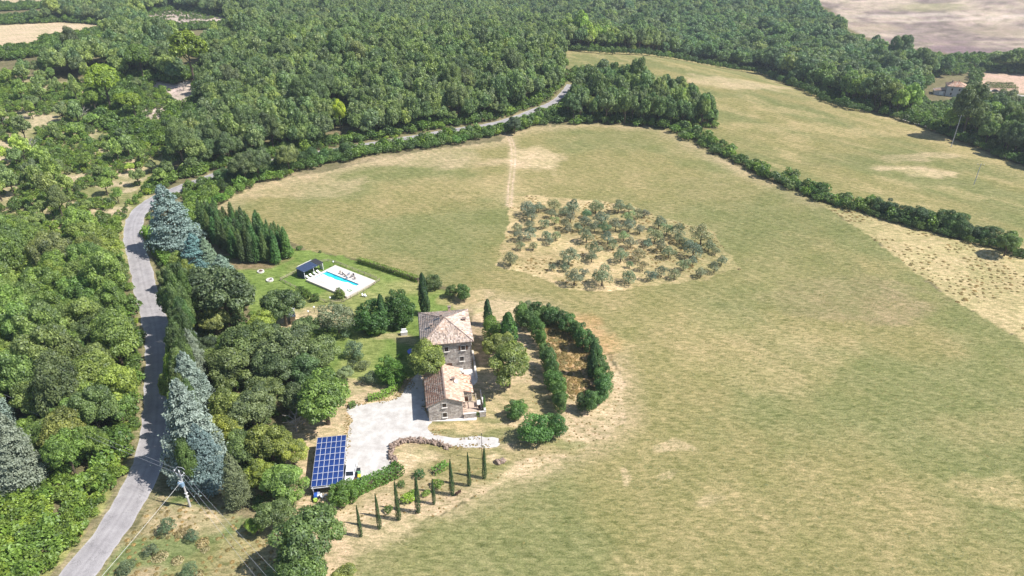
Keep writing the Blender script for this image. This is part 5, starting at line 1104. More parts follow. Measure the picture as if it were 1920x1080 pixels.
# shrubs in the beds
for a, b, r_, c, l in ((786, 889, 11, (.5, .85, .7), 'blue-green bush above the cypress row'), (822, 908, 11, (1.3, 1.6, .7), 'bright green leafy plant between cypresses'), (763, 936, 13, (1.2, 1.5, .6), 'fresh green vine bush left of the thick cypress'), (775, 925, 9, (1.2, 1.5, .6), 'small vine bush above the thick cypress'), (752, 908, 8, (.8, 1.0, .6), 'small bush below the long hedge'),
 (729, 955, 9, (1.0, 1.1, .6), 'low plant between two lower cypresses'), (798, 925, 8, (1.4, 1.5, .7), 'yellowish plant beside the middle cypress'), (740, 870, 6, (.6, 1.0, .5), 'little bush on the rock wall'), (895, 776, 6, (.8, 1, .6), 'bush at the terrace foot'), (815, 783, 4, (.9, 1.2, .7), 'small bush at the barn gable foot'), (860, 661, 5, (.9, 1.4, .5), 'round green bush against the farmhouse wall'), (882, 684, 6, (.8, 1.2, .6), 'climbing bush at the farmhouse corner'), (837, 678, 6, (.7, .9, .5), 'dark bush between barn and yellow-green tree'),
 (512, 490, 6, (1.6, 1.7, .5), 'lowest bright bush at the plantation end'), (538, 474, 7, (1.7, 1.8, .5), 'bright yellow-green bush at the plantation end'), (548, 470, 5, (1.5, 1.6, .5), 'small bright bush at the plantation tip'), (562, 465, 6, (.8, 1, .6), 'dark bush on the field border by the plantation'), (750, 668, 6, (1.4, 1.7, .8), 'light green sapling beside the parasol'), (600, 472, 3, (.6, .7, .5), 'tiny bush on the tan field border'), (543, 558, 8, (1, 1.2, .7), 'bush on the lawn left of the shed')):
    putpx('shrub', a, b, r_, l, c, name='garden_bush', cat='bush')
# clipped hedges
def hedge(pts, wd, ht, label, color, seed=0, mat=None, size=.17, dens=26, name='hedge'):
    P = resample(smooth([at(*p) for p in pts], 6), .12); r = np.random.default_rng(seed); n = int(len(P)*.12*(2*ht+wd)*dens)
    i = r.integers(0, len(P)-1, n); tdir = P[np.minimum(i+1, len(P)-1)]-P[i]; tdir /= np.linalg.norm(tdir, axis=1, keepdims=True)+1e-9; nd = np.stack([-tdir[:, 1], tdir[:, 0]], 1)
    s = r.uniform(-1, 1, n)*(wd/2+ht); top = np.abs(s) < wd/2; off = np.where(top, s, np.sign(s)*wd/2); z = np.where(top, ht, ht-(np.abs(s)-wd/2))
    nrm = np.where(top[:, None], np.array([[0, 0, 1.]]), np.concatenate([nd*np.sign(s)[:, None], np.full((n, 1), .15)], 1))
    z = z*(1+.08*vnoise(P[i, 0], P[i, 1], 1.5, seed)); C_ = np.concatenate([P[i]+nd*(off*(1+r.normal(size=n)*.08))[:, None], (z+r.normal(size=n)*.05)[:, None]], 1)
    x0, y0 = P[0]; z0 = float(hgt(x0, y0)); zz = hgt(C_[:, 0], C_[:, 1])-z0; C_[:, 2] += zz; C_[:, :2] -= P[0]
    me = leaves(name, C_, nrm+r.normal(size=(n, 3))*.5, size*r.uniform(.6, 1.3, n), .5+.25*np.sin(i*.05)+r.normal(size=n)*.2, mat or M['shrub'], seed)
    o = ob(name, me, None, loc=(x0, y0, z0), color=color); tag(o, label, 'hedge')
    # woody core keeps light from passing straight through
    mb = MB(); st = max(1, len(P)//24); Pp = [(q[0]-x0, q[1]-y0, ht*.45+float(hgt(*q))-z0) for q in P[::st]]; mb.tube(Pp, [min(wd, ht)*.36]*len(Pp), 6); mb.obj('stem', M['bark'], o); return o
hedge([(690, 750), (705, 748), (722, 742), (738, 734), (748, 722), (754, 708), (756, 700)], 1.5, 1.15, 'bright curved box hedge bordering the forecourt', (1.3, 1.6, .6), 1)
hedge([(662, 928), (680, 918), (700, 909), (722, 899), (740, 891), (752, 882)], 2.3, 1.9, 'dense laurel hedge from the bins to the rock wall', (.85, 1.2, .55), 2, size=.22)
hedge([(672, 492), (690, 497), (720, 507), (755, 518), (786, 529)], 1.4, 1.5, 'long low hedge between pool lawn and hay field', (1.0, 1.1, .5), 3)
hedge([(812, 888), (826, 880), (840, 873)], 1.6, .9, 'short low hedge above the cypress row', (.8, 1.2, .6), 4)
hedge([(655, 764), (662, 762), (668, 760)], 1.2, 1.0, 'tiny clipped hedge at the forecourt corner', (.7, .9, .5), 5)
hedge([(280, 436), (288, 452), (298, 470), (310, 488), (324, 506)], 3.2, 2.7, 'long laurel screen between road and blue cedars', (1.1, 1.45, .6), 6, size=.26, dens=20)
# bare grey branches by the carport
def dead(px, py, sc, label):
    q = at(px, py); t = thing('dead_tree', label, 'tree', (q[0], q[1], float(hgt(*q)))); r = random.Random(px); b = MB(); b.tube([(0, 0, -.3), (.1, 0, 1.2*sc), (.2, .1, 2.4*sc)], [.16*sc, .12*sc, .08*sc], 6); b.obj('trunk', M['deadwood'], t); b = MB()
    for k in range(12):
        a = k*2.4; z = (.7+1.6*k/12)*sc; L = r.uniform(1.2, 2.2)*sc; p1 = Vector((math.cos(a)*L*.5, math.sin(a)*L*.5, z+L*.3)); p2 = Vector((math.cos(a+.3)*L, math.sin(a+.3)*L, z+L*.5)); b.tube([(0.1, 0, z), p1, p2], [.07*sc, .045*sc, .015*sc], 5)
        for s in (-1, 1): b.tube([p1, p1+Vector((math.cos(a+s)*L*.4, math.sin(a+s)*L*.4, L*.2))], [.035*sc, .01*sc], 4)
    b.obj('branch', M['deadwood'], t)
dead(556, 808, 1.5, 'bare grey fallen-looking tree behind the solar carport'); dead(158, 228, 2.0, 'bare grey tree on the scrubby hillside'); dead(60, 285, 1.8, 'grey dead tree low on the left hillside'); dead(10, 232, 1.7, 'grey dead tree at the left edge of the hillside')
dead(345, 170, 1.5, 'thin bare tree beside the stony clearing')
# umbrella pines
for a, b, r_, l, c in ((192, 150, 26, 'largest bright umbrella pine on the left hillside', (1.2, 1.2, .9)), (172, 180, 15, 'pine lobe below the largest bright pine', (.9, .95, .9)), (352, 92, 30, 'wide bright umbrella pine at the clearing top', (1.1, 1.05, .9)), (258, 106, 20, 'green umbrella pine between the two bright ones', (.75, .85, .9)), (246, 190, 17, 'small bright pine beside the stony clearing', (1.15, 1.1, .8)), (188, 76, 12, 'small bright pine top near the tan field', (1.1, 1.1, .8)), (225, 187, 12, 'small pine left of the clearing pine', (1.05, 1.05, .8))):
    putpx('pine', a, b, r_*1.15, l, tuple(q*1.35 for q in c), vs=1.35)
putpx('oak', 635, 208, 16, 'single yellow tree in the dark hill forest', (1.9, 2.1, .55), vs=1.7); putpx('oak', 688, 62, 9, 'small yellowish crown high in the hill forest', (2.2, 1.9, .9))
putpx('oak', 1893, 452, 24, 'big rounded tree ending the hedgerow at the right edge', (.7, .85, .75)); putpx('oak', 965, 232, 15, 'dark grey-green bush tree where the track meets the road', (.7, .7, .9))
#PART3

# ------------------------------------------------------------------ hedgerows and belts of shrubs
sh_r = random.Random(21)
SHRUBS = []     # x, y, R, label, colour, group, kind
def belt(pts, step, wd, r0, r1, label, colr, group, kind='shrub', hs=(0.9, 1.4)):
    P = resample(smooth([at(*p) for p in pts], 8), step)
    for i, p in enumerate(P[:-1]):
        d = P[i+1]-p; nr = np.array([-d[1], d[0]])/np.linalg.norm(d); o_ = sh_r.uniform(-1, 1)*wd
        k = sh_r.uniform(.75, 1.25); SHRUBS.append((p[0]+nr[0]*o_, p[1]+nr[1]*o_, sh_r.uniform(r0, r1), label, tuple(c*k for c in colr), group, kind, sh_r.uniform(*hs)))
belt([(375, 372), (420, 356), (480, 336), (560, 318), (640, 303), (720, 285), (800, 276), (880, 262), (930, 252)], 2.3, 2.2, 1.5, 2.6, 'leafy shrub in the belt between road and hay field', (.75, .95, .6), 'shrubs in the belt between road and hay field')
belt([(420, 346), (480, 330), (560, 312), (640, 297), (690, 291)], 4.6, 1.2, 2.2, 3.1, 'small leafy tree in the belt between road and hay field', (.85, 1.0, .75), 'small trees in the belt between road and hay field', 'evergreen', (.9, 1.15))
belt([(385, 395), (430, 368), (480, 345), (560, 325)], 2.6, 1.5, 1.6, 2.8, 'fresh green shrub at the field corner by the cedars', (1.1, 1.3, .65), 'fresh shrubs at the field corner')
belt([(980, 235), (1010, 226), (1060, 226), (1120, 226), (1180, 228), (1240, 236)], 2.4, 1.8, 1.3, 2.4, 'dark shrub along the wood foot above the hay field', (.55, .65, .45), 'dark shrubs along the wood foot')
belt([(1262, 240), (1300, 258), (1340, 282), (1400, 312), (1450, 338), (1500, 358), (1560, 383), (1610, 397)], 2.1, .9, 1.1, 2.0, 'low dark shrub in the hedgerow between the meadows', (.62, .8, .5), 'low shrubs of the hedgerow between the meadows')
belt([(1640, 400), (1690, 415), (1740, 425), (1790, 438), (1840, 452), (1875, 462)], 1.9, 1.4, 1.9, 3.2, 'tall bushy tree of the hedgerow right end', (.8, .95, .75), 'tall bushy part of the hedgerow', 'evergreen', (.8, 1.1))
belt([(1625, 400), (1700, 424), (1760, 438), (1830, 458), (1920, 478), (1990, 495)], 2.0, .8, 1.0, 1.7, 'low shrub at the foot of the tall hedgerow', (.62, .75, .45), 'low shrubs under the tall hedgerow')
belt([(282, 440), (300, 478), (322, 512), (340, 545)], 2.6, 1.6, 1.2, 2.0, 'bright roadside shrub beside the laurel screen', (1.1, 1.4, .6), 'bright roadside shrubs by the laurel screen')
belt([(1700, 228), (1760, 248), (1830, 276), (1890, 300), (1960, 325)], 3.2, 1.2, 1.5, 2.4, 'shrub between the meadow edge and the far road', (.75, .9, .5), 'shrubs along the far road')
belt([(1075, 96), (1160, 102), (1300, 118), (1430, 140), (1500, 168), (1560, 195), (1640, 215)], 4.0, 1.5, 1.8, 3.0, 'shrub at the far meadow edge under the tall oaks', (.6, .75, .55), 'shrubs at the far meadow edge')

# ------------------------------------------------------------------ scattered woods
POLY['handwood'] = wpoly([(300, 520), (360, 500), (430, 530), (520, 590), (620, 650), (650, 700), (640, 770), (560, 790), (545, 930), (600, 1040), (560, 1080), (520, 1040), (470, 960), (400, 900), (325, 880), (335, 740), (345, 640)])
POLY['bramble'] = wpoly([(-300, 850), (60, 850), (150, 900), (235, 860), (235, 920), (60, 1110), (-60, 1250), (-400, 1250)])
def scatter(x0, x1, y0, y1, sp, seed):
    r = np.random.default_rng(seed); gx_, gy_ = np.meshgrid(np.arange(x0, x1, sp), np.arange(y0, y1, sp*.87))
    gx_[::2] += sp/2; gx_ = gx_+r.uniform(-.36, .36, gx_.shape)*sp; gy_ = gy_+r.uniform(-.36, .36, gy_.shape)*sp
    return gx_.ravel(), gy_.ravel()
OPEN = ['field', 'rough', 'farfield', 'brown', 'plot', 'tan_a', 'tan_b', 'bare_a', 'bare_b', 'grove', 'lawn', 'yard', 'corner']
def free(x, y, mar):
    ok = np.ones(len(x), bool)
    for k in OPEN:
        ok &= ~inpoly(x, y, POLY[k])
        if mar > 0 and k in ('field', 'farfield', 'brown', 'tan_a'): ok &= distline(x, y, np.vstack([POLY[k], POLY[k][:1]])) > mar
    ok &= distline(x, y, ROAD) > 4.4+mar*.5
    return ok
HLINE = [at(*p) for p in [(1262, 240), (1340, 282), (1450, 338), (1560, 383), (1700, 420), (1875, 462), (1990, 495)]]
KEEP = wpoly([(270, 400), (440, 380), (560, 460), (430, 485), (500, 560), (600, 610), (650, 760), (640, 920), (575, 930), (640, 1060), (700, 1120), (430, 1120), (350, 925), (250, 860), (300, 560)])
CANOPY = []    # x, y, R, vs, palette index, region
def inframe(x, y, up=5, m=130):
    z = hgt(x, y)+up; px, py, d = proj(x, y, z); return (px > -m) & (px < 1920+m) & (py > -60) & (py < 1080+m+60) & (d > 10), px, py, d
POLY['hill'] = wpoly([(345, 215), (380, 130), (300, 70), (450, 30), (700, 22), (1000, 40), (1070, 100), (1075, 160), (930, 228), (780, 262), (560, 292), (400, 328), (330, 335), (300, 260)])
POLY['hill'][:, 1] += 0
POLY['clump'] = wpoly([(1000, 236), (1065, 185), (1080, 148), (1180, 158), (1245, 168), (1290, 192), (1345, 226), (1350, 240), (1250, 242), (1100, 232)])
POLY['nearwood'] = wpoly([(-400, 470), (60, 470), (220, 478), (262, 560), (262, 700), (255, 800), (235, 860), (150, 900), (60, 850), (-400, 850)])
PAL = [(1.0, 1.05, .9), (.78, .88, .78), (1.3, 1.4, .85), (.66, .82, .86), (1.05, 1.25, .75), (.88, .9, .95)]
def addwood(sp, mask_fn, Rr, vs_, pals, seed, reg_, x0=-620, x1=640, y0=60, y1=1150, mar=2.5, thin=0.0):
    x, y = scatter(x0, x1, y0, y1, sp, seed); ok, px, py, d = inframe(x, y); x, y, px, py = x[ok], y[ok], px[ok], py[ok]
    ok = mask_fn(x, y, px, py) & free(x, y, mar); x, y = x[ok], y[ok]
    zt = hgt(x, y)
    for fr in (.1, .5, .85, 1.1):                     # keep sight lines to the clearings, the road and the far house open
        qx, qy, qd = proj(x, y, zt+fr*9.6*1.35)
        for vn, vp in VIEWS.items():
            ok = ~inpoly(qx, qy, vp)
            if vn[:4] in ('road', 'hous', 'ff', 'lane', 'bare', 'plot', 'yell', 'tan_'): mg = 4.8 if vn in ('plot', 'house') else 0.3 if vn[:3] == 'tan' else 2.6; ok &= ~inpoly(qx-mg*F/qd, qy, vp) & ~inpoly(qx+mg*F/qd, qy, vp)
            x, y, zt, qx, qy, qd = x[ok], y[ok], zt[ok], qx[ok], qy[ok], qd[ok]
    ok = (distline(x, y, HLINE) > 16) | (reg_ == 'clump'); x, y = x[ok], y[ok]
    r = np.random.default_rng(seed+1)
    if thin: ok = r.uniform(size=len(x)) > thin; x, y = x[ok], y[ok]
    for q, s in zip(zip(x, y), r.uniform(*Rr, len(x))):
        if any((q[0]-a)**2+(q[1]-b)**2 < (c*.75+s*.6)**2 for a, b, c in PLACED if abs(q[0]-a) < 14): continue
        nn = float(vnoise(q[0], q[1], 26, 17, 2)); gap = float(vnoise(q[0], q[1], 11, 19, 2))
        if reg_ in ('hill', 'back', 'valley', 'edge') and gap < .13: continue
        big = 1.32 if r.uniform() < .07 else 1.0
        pi_ = pals[int(min(.999, max(0, (nn-.5)*1.6+.5+r.normal()*.22))*len(pals))]
        CANOPY.append((q[0], q[1], s*big*(.9+.25*nn), r.uniform(*vs_)*(.85+.35*gap), pi_, reg_))
inn = lambda k: (lambda x, y, px, py: inpoly(x, y, POLY[k]))
addwood(5.1, inn('nearwood'), (2.6, 5.0), (.95, 1.55), [0, 2, 4, 4, 2], 1, 'near')
addwood(4.5, inn('hill'), (2.3, 4.1), (1.25, 1.85), [0, 1, 1, 5, 0, 1], 2, 'hill')
addwood(4.5, inn('clump'), (1.9, 3.4), (1.4, 2.2), [1, 1, 5, 3, 0], 3, 'clump', mar=1.5)
addwood(8.5, inn('scrub'), (1.7, 3.3), (1.0, 1.9), [2, 4, 0, 5, 2, 0], 4, 'scrub', thin=.5)
core = lambda x, y: ~(inpoly(x, y, KEEP) | inpoly(x, y, POLY['hill']) | inpoly(x, y, POLY['clump']) | inpoly(x, y, POLY['nearwood']) | inpoly(x, y, POLY['scrub']) | inpoly(x, y, POLY['bramble']))
addwood(6.3, lambda x, y, px, py: core(x, y) & (px > 1060) & ((x-60)*.83+(y-500)*.557 < 75), (3.4, 5.0), (1.2, 1.7), [1, 3, 5, 0, 2], 5, 'edge')
addwood(7.4, lambda x, y, px, py: core(x, y) & (px > 1060) & ((x-60)*.83+(y-500)*.557 >= 75), (4.2, 6.2), (1.0, 1.35), [3, 3, 1, 5], 6, 'valley')
addwood(5.6, lambda x, y, px, py: core(x, y) & (px <= 1060) & ((distline(x, y, ROAD) > 16) | (y > 430)), (3.3, 4.8), (1.2, 1.6), [1, 5, 3, 0, 0], 7, 'back')
addwood(5.0, inn('handwood'), (2.4, 3.8), (.8, 1.2), [0, 4, 1, 0, 2], 8, 'home', mar=1.0)
print('canopy', len(CANOPY))
# what shows largest becomes individual trees, the remainder is one mass
arr = np.array([(c[0], c[1], c[2]) for c in CANOPY]); okf, px, py, d = inframe(arr[:, 0], arr[:, 1], 5, 10)
vis = (px > -25) & (px < 1945) & (py > -15) & (py < 1100)
score = np.where(vis, arr[:, 2]/d, 0); order = np.argsort(-score)
have = sum(1 for o in bpy.data.objects if o.get('category') == 'tree' and o.name.startswith('leafy_tree'))
LIM = 285-have; indiv = set(order[:LIM].tolist())
LBL = dict(home='a tree of the homestead wood between road and garden', near='a tree in the wood left of the road', hill='a tree of the hill forest along the road', clump='a tree in the wood clump between the two meadows', scrub='a tree on the scrubby left hillside',
           edge='a tree at the far meadow edge', valley='a tree in the valley beyond the far meadow', back='a tree of the back forest')
for i in sorted(indiv):
    x, y, Rm, vs_, pi, rg = CANOPY[i]
    tone = ('mid green', 'dark', 'bright', 'bluish green', 'fresh green', 'greyish green')[pi]; szw = 'broad' if Rm > 4.1 else 'slender' if Rm < 3.3 else 'medium'
    where = ''
    if rg == 'near':
        dd = float(distline(np.array([x]), np.array([y]), ROAD)[0]); where = ', near the lane' if dd < 9 else ', deep inside' if dd > 32 else ', mid wood'
        where += ', upper part' if y > 165 else ', lower part' if y < 125 else ', centre'
    put('oak', x, y, Rm, f'{szw} {tone} '+LBL[rg].split(' ', 1)[1]+where, PAL[pi], 'trees of the '+dict(home='homestead wood', near='dense wood left of the road', hill='hill forest', clump='wood clump', scrub='scrubby hillside', edge='far meadow edge', valley='valley', back='back forest')[rg], vs=vs_)

LEAFC = {}
def gn_mass(name, pts, scl, rotz, idx, protos, label):
    me = bpy.data.meshes.new(name); me.vertices.add(len(pts)); me.vertices.foreach_set('co', np.asarray(pts, np.float32).ravel())
    for an, ty, data in (('scl', 'FLOAT_VECTOR', scl), ('rz', 'FLOAT', rotz), ('pick', 'INT', idx)):
        a = me.attributes.new(an, ty, 'POINT'); a.data.foreach_set('vector' if ty == 'FLOAT_VECTOR' else 'value', np.asarray(data, np.int32 if ty == 'INT' else np.float32).ravel())
    o = link(bpy.data.objects.new(name, me)); tag(o, label, kind='stuff')
    coll = bpy.data.collections.new(name+'_kinds')
    for i, (m_, c_) in enumerate(protos):
        mn_ = m_.materials[0].name
        if mn_ in LEAFP:                       # each kind of plant has its own leaf colour
            key = (mn_, tuple(round(q, 3) for q in c_))
            if key not in LEAFC:
                lo, hi, tr, va = LEAFP[mn_]; LEAFC[key] = leaf_mat(mn_+'_kind', tuple(q*k_ for q, k_ in zip(lo, c_)), tuple(min(.8, q*k_) for q, k_ in zip(hi, c_)), tr, va)
            m_ = m_.copy(); m_.materials[0] = LEAFC[key]; c_ = (1, 1, 1)
        p = bpy.data.objects.new('%02d_%s_kind' % (i, name), m_); p.color = (*c_, 1); coll.objects.link(p)
    ng = bpy.data.node_groups.new(name, 'GeometryNodeTree'); ng.interface.new_socket('Geometry', in_out='INPUT', socket_type='NodeSocketGeometry'); ng.interface.new_socket('Geometry', in_out='OUTPUT', socket_type='NodeSocketGeometry')
    a = ng.nodes.new('NodeGroupInput'); b = ng.nodes.new('NodeGroupOutput'); ip = ng.nodes.new('GeometryNodeInstanceOnPoints'); ci = ng.nodes.new('GeometryNodeCollectionInfo')
    ci.inputs['Collection'].default_value = coll; ci.inputs['Separate Children'].default_value = True; ci.inputs['Reset Children'].default_value = True
    def attr(nm, dt): n = ng.nodes.new('GeometryNodeInputNamedAttribute'); n.data_type = dt; n.inputs['Name'].default_value = nm; return n.outputs['Attribute']
    cx = ng.nodes.new('ShaderNodeCombineXYZ'); L_ = ng.links.new
    L_(attr('rz', 'FLOAT'), cx.inputs['Z']); L_(a.outputs[0], ip.inputs['Points']); L_(ci.outputs[0], ip.inputs['Instance']); ip.inputs['Pick Instance'].default_value = True
    L_(attr('pick', 'INT'), ip.inputs['Instance Index']); L_(cx.outputs[0], ip.inputs['Rotation']); L_(attr('scl', 'FLOAT_VECTOR'), ip.inputs['Scale']); L_(ip.outputs[0], b.inputs[0])
    md = o.modifiers.new('scatter', 'NODES'); md.node_group = ng; return o
def far_tree(i, nl, size):
    c = lobes_crown('tree_kind', 500+i, 4.6, 3.6, 6.0, 34+3*(i % 3), nl, size, M['oak'], lobe=.235, spread=.8, jit=.6)
    return c
fm = [far_tree(i, 2600, .37) for i in range(5)]
protos = [(fm[(i+j) % 5], tuple(q*1.38 for q in PAL[i])) for i in range(6) for j in range(2)]
rest = [c for i, c in enumerate(CANOPY) if i not in indiv]; r = np.random.default_rng(3)
if rest:
    xy = np.array([(c[0], c[1]) for c in rest]); zz = hgt(xy[:, 0], xy[:, 1]); s = np.array([c[2]/4.6 for c in rest]); v_ = np.array([c[3] for c in rest])
    # ragged crowns: a trunk shows where the wood is open, one mass otherwise
    gn_mass('forest', np.c_[xy, zz], np.stack([s, s, s*v_], 1), r.uniform(0, 6.28, len(s)), np.array([c[4]*2 for c in rest])+r.integers(0, 2, len(s)), protos, 'dense green forest covering the hill and the valley behind')
    ed = [c for c in rest if c[5] in ('clump', 'edge', 'scrub')]
    if ed:
        xy = np.array([(c[0], c[1]) for c in ed]); s = np.array([c[2]/4.6 for c in ed]); v_ = np.array([c[3] for c in ed])
        gn_mass('tree_trunks', np.c_[xy, hgt(xy[:, 0], xy[:, 1])], np.stack([s*1.1, s*1.1, s*v_], 1), r.uniform(0, 6.28, len(s)), np.zeros(len(s)), [(KIND['oak']['tr'][0], (1, 1, 1))], 'dark trunks showing under the open wood edges')
# shrubs
si = sorted(range(len(SHRUBS)), key=lambda i: -SHRUBS[i][2]/proj(SHRUBS[i][0], SHRUBS[i][1], 0)[2])
lim = 270; keep = set(si[:lim]); mass = []
for i, (x, y, Rm, l, c, g_, kd, hs) in enumerate(SHRUBS):
    if i in keep or kd == 'evergreen': put(kd, x, y, Rm, l, c, g_, vs=hs)
    else: mass.append((x, y, Rm, hs))
# bramble and undergrowth masses
U = []
def under(sp, mask, Rr, pals, seed, mar=0, roadm=3.6, x0=-520, x1=520, y0=60, y1=560, openk=('field', 'rough', 'farfield', 'grove', 'lawn', 'yard', 'tan_a'), thin=0):
    x, y = scatter(x0, x1, y0, y1, sp, seed); ok, px, py, d = inframe(x, y, 0, 160); x, y, px, py = x[ok], y[ok], px[ok], py[ok]; ok = mask(x, y, px, py)
    for k in openk: ok &= ~inpoly(x, y, POLY[k])
    ok &= distline(x, y, ROAD) > roadm; x, y = x[ok], y[ok]; r = np.random.default_rng(seed)
    if thin: ok = vnoise(x, y, 14, seed, 3) > thin; x, y = x[ok], y[ok]
    for a, b in zip(x, y): U.append((a, b, r.uniform(*Rr), r.uniform(.7, 1.3), pals[r.integers(len(pals))]))
UP = [(1.0, 1.15, .6), (.7, .85, .55), (1.35, 1.4, .7), (.95, .95, 1.0), (1.12, 1.25, .68)]
under(2.0, lambda x, y, px, py: inpoly(x, y, POLY['bramble']), (.9, 2.1), [2, 4, 2, 4, 0], 31, thin=.0, openk=('field',))
under(2.5, lambda x, y, px, py: inpoly(x, y, POLY['scrub']), (.7, 2.0), [0, 2, 4, 2, 3, 0, 1], 32, thin=.42)
HXY = (hx, hy)
under(4.2, lambda x, y, px, py: core(x, y) & (px > 1060) & (y < 600) & ~inpoly(px, py, VIEWS['plot']) & ~inpoly(px, py-8, VIEWS['plot']) & ~inpoly(px, py, VIEWS['house']) & ~((px > 1835) & (py > 164) & (py < 190)) & (np.hypot(x-hx, y-hy) > 14), (1.5, 3.0), [1, 1, 0, 3], 33, y1=620)
under(3.4, lambda x, y, px, py: inpoly(x, y, POLY['clump']) | inpoly(x, y, POLY['nearwood']), (1.4, 2.6), [1, 0, 1], 34)
under(2.6, lambda x, y, px, py: (distline(x, y, ROAD) < 8) & (y > 95), (.6, 1.3), [0, 1, 2], 35, openk=('field', 'corner', 'yard', 'farfield'), thin=.42, roadm=3.9)
under(2.6, lambda x, y, px, py: inpoly(x, y, POLY['handwood']) & (py < 960), (.8, 1.6), [0, 1, 3], 36, openk=('field', 'lawn', 'yard', 'corner'), roadm=4.5)
under(1.7, lambda x, y, px, py: inpoly(x, y, POLY['verge']) & (y < 150), (.25, .6), [0, 2, 2], 37, openk=(), roadm=3.1, thin=.4)
under(3.0, lambda x, y, px, py: (distline(x, y, ROAD) < 13) & (distline(x, y, ROAD) > 5) & (y > 240), (1.6, 3.0), [0, 1, 0, 1], 38, openk=('field', 'farfield', 'handwood'), roadm=4.8)
for k_, sd_ in (('bare_a', 61), ('bare_b', 62)): under(3.2, lambda x, y, px, py: inpoly(x, y, POLY[k_]), (.5, 1.5), [0, 3, 3, 1], sd_, thin=.42, y1=900)
for k_, sd_ in (('tan_a', 63), ('bare_a', 64), ('bare_b', 65), ('tan_b', 66)): under(3.0, lambda x, y, px, py: (distline(x, y, np.vstack([POLY[k_], POLY[k_][:1]])) < (42 if k_[:3] == 'tan' else 16)), (1.6, 3.3), [0, 1, 1], sd_, openk=('tan_a', 'tan_b', 'bare_a', 'bare_b'), y1=1200)
YX, YY = at(635, 215)
under(2.4, lambda x, y, px, py: np.hypot(x-YX, y-YY) < 16, (1.5, 2.8), [1, 0, 1], 67)
GAPP = wpoly([(345, 362), (372, 366), (420, 352), (402, 388), (398, 425), (372, 445), (350, 410)])
under(2.0, lambda x, y, px, py: inpoly(x, y, GAPP), (1.1, 2.2), [0, 2, 4, 0], 68, roadm=4.2)
for x, y, Rm, hs in mass: U.append((x, y, Rm, hs, 1))
print('under', len(U))
ua = np.array([(q[0], q[1], q[2], q[3], q[4]) for q in U]); s = ua[:, 2]/1.6; r = np.random.default_rng(9)
far_sh = [lobes_crown('bush_kind', 600+i, 1.6, 1.3, .95, 10, 330, .24, M['shrub'], lobe=.42, zmin=-.2, jit=.8) for i in range(3)]
protos = [(far_sh[j], UP[i]) for i in range(5) for j in range(3)]
gn_mass('undergrowth', np.c_[ua[:, :2], hgt(ua[:, 0], ua[:, 1])], np.stack([s, s, s*ua[:, 3]], 1), r.uniform(0, 6.28, len(s)), ua[:, 4].astype(int)*3+r.integers(0, 3, len(s)), protos, 'low green undergrowth and brambles below the trees')
# tufts of dry grass on the soil of the grove, the yard and the field edges
T_ = []
def tuft(poly_, sp, rr, seed, thin=0, cond=None):
    P = POLY[poly_]; mn, mx_ = P.min(0), P.max(0); x, y = scatter(mn[0], mx_[0], mn[1], min(mx_[1], 420), sp, seed); ok = inpoly(x, y, P) & inframe(x, y, 0, 20)[0]
    ok &= vnoise(x, y, 9, seed, 3) > thin
    if cond is not None: ok &= cond(x, y)
    r = np.random.default_rng(seed)
    for a, b in zip(x[ok], y[ok]): T_.append((a, b, r.uniform(*rr)))
tuft('grove', 1.6, (.2, .55), 51, .52); tuft('rough', 2.0, (.2, .6), 52, .5); tuft('yard', 1.6, (.1, .25), 53, .5, lambda x, y: (distline(x, y, wpoly([(650, 900), (700, 840), (760, 810), (900, 828)])) > 7) & (np.hypot(x+15, y-125) > 17)); tuft('corner', 1.4, (.15, .45), 54, .45)
tuft('brown', 5, (.8, 2.0), 55, .4); tuft('verge', 1.5, (.15, .4), 56, .5, lambda x, y: distline(x, y, ROAD) > 3.0)
DRV = wpoly([(655, 757), (690, 757), (742, 747), (768, 716), (806, 786), (802, 806), (850, 820), (905, 819), (935, 822), (934, 836), (860, 838), (780, 824), (735, 838), (745, 872), (668, 912), (640, 925), (640, 880), (650, 830), (655, 757)])
qx_, qy_ = scatter(-42, 0, 85, 130, .55, 58); ok = (distline(qx_, qy_, DRV) < .8) & (vnoise(qx_, qy_, 3, 3, 2) > .4)
for a_, b_ in zip(qx_[ok], qy_[ok]): T_.append((a_, b_, float(np.random.default_rng(int(abs(a_*991)+b_*7)).uniform(.08, .26))))
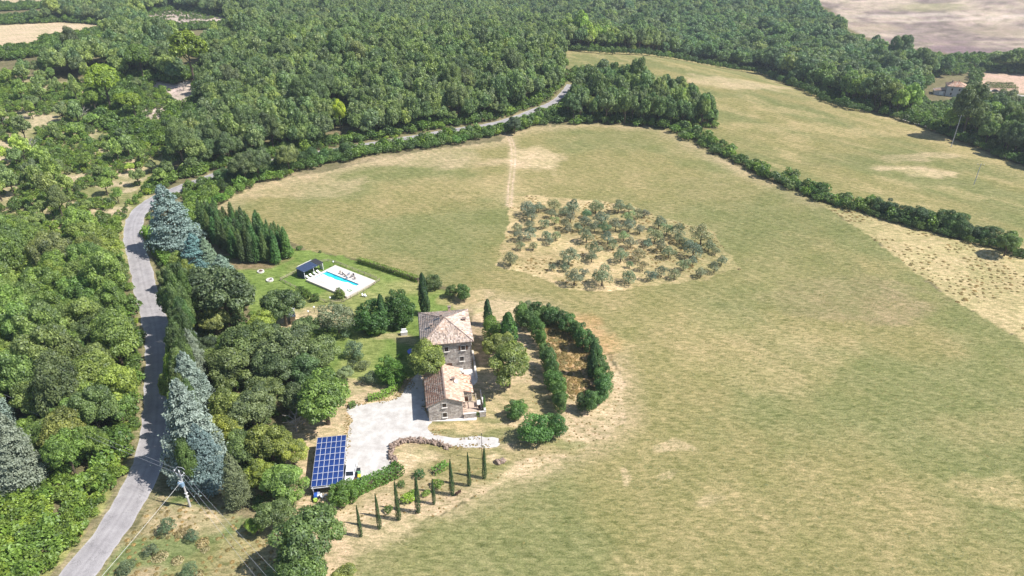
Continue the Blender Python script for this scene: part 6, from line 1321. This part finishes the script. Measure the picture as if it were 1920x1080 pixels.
hb = wpoly([(1000, 590), (1060, 610), (1110, 660), (1120, 740), (1060, 750), (1040, 680)]); POLY['bay'] = hb; tuft('bay', 1.3, (.4, 1.0), 57, .3)
FT = []
fx, fy = scatter(-60, 190, 60, 235, .95, 71); ok = inpoly(fx, fy, POLY['field']) & inframe(fx, fy, 0, 15)[0]; fx, fy = fx[ok], fy[ok]; rq = np.random.default_rng(5)
dens = vnoise(fx, fy, 5, 91, 3); ok = rq.uniform(size=len(fx)) < sstep(dens, .25, .6); fx, fy = fx[ok], fy[ok]
fs_ = rq.uniform(.14, .34, len(fx)); ci = (vnoise(fx, fy, 12, 55, 3) > rq.uniform(.3, .7, len(fx))).astype(int)
gn_mass('grass', np.c_[fx, fy, hgt(fx, fy)-.03], np.stack([fs_*1.5, fs_*.9, fs_*.45], 1), rq.normal(.5, .5, len(fx)), ci*3+rq.integers(0, 3, len(fx)), [(STRAW[j], cc) for cc in ((.78, .84, .6), (.58, .72, .5)) for j in range(3)], 'short uneven grass of the mown hay field')
if T_:
    ta = np.array(T_); r = np.random.default_rng(10)
    gn_mass('dry_grass', np.c_[ta[:, :2], hgt(ta[:, 0], ta[:, 1])], np.stack([ta[:, 2]]*3, 1), r.uniform(0, 6.28, len(ta)), r.integers(0, 6, len(ta)), [(STRAW[j], c) for c in ((1.1, .98, .8), (.8, .78, .6)) for j in range(3)], 'tufts of dry straw-coloured grass on the bare soil')
print('tufts', len(T_), 'objects', len(bpy.data.objects))

# ------------------------------------------------------------------ the air
hz_ = MB().box((0, 1950, 30), (6200, 4700, 210)).mesh('haze'); ho = ob('haze', hz_); tag(ho, 'thin summer haze over the valley', kind='stuff')
hm = bpy.data.materials.new('haze'); hm.use_nodes = True; ht = hm.node_tree; ht.nodes.clear(); hv = ht.nodes.new('ShaderNodeVolumePrincipled'); ho_ = ht.nodes.new('ShaderNodeOutputMaterial')
hv.inputs['Color'].default_value = (.82, .9, 1, 1); hv.inputs['Density'].default_value = 0.00015; hv.inputs['Anisotropy'].default_value = .2
ht.links.new(hv.outputs[0], ho_.inputs['Volume']); hz_.materials.append(hm)
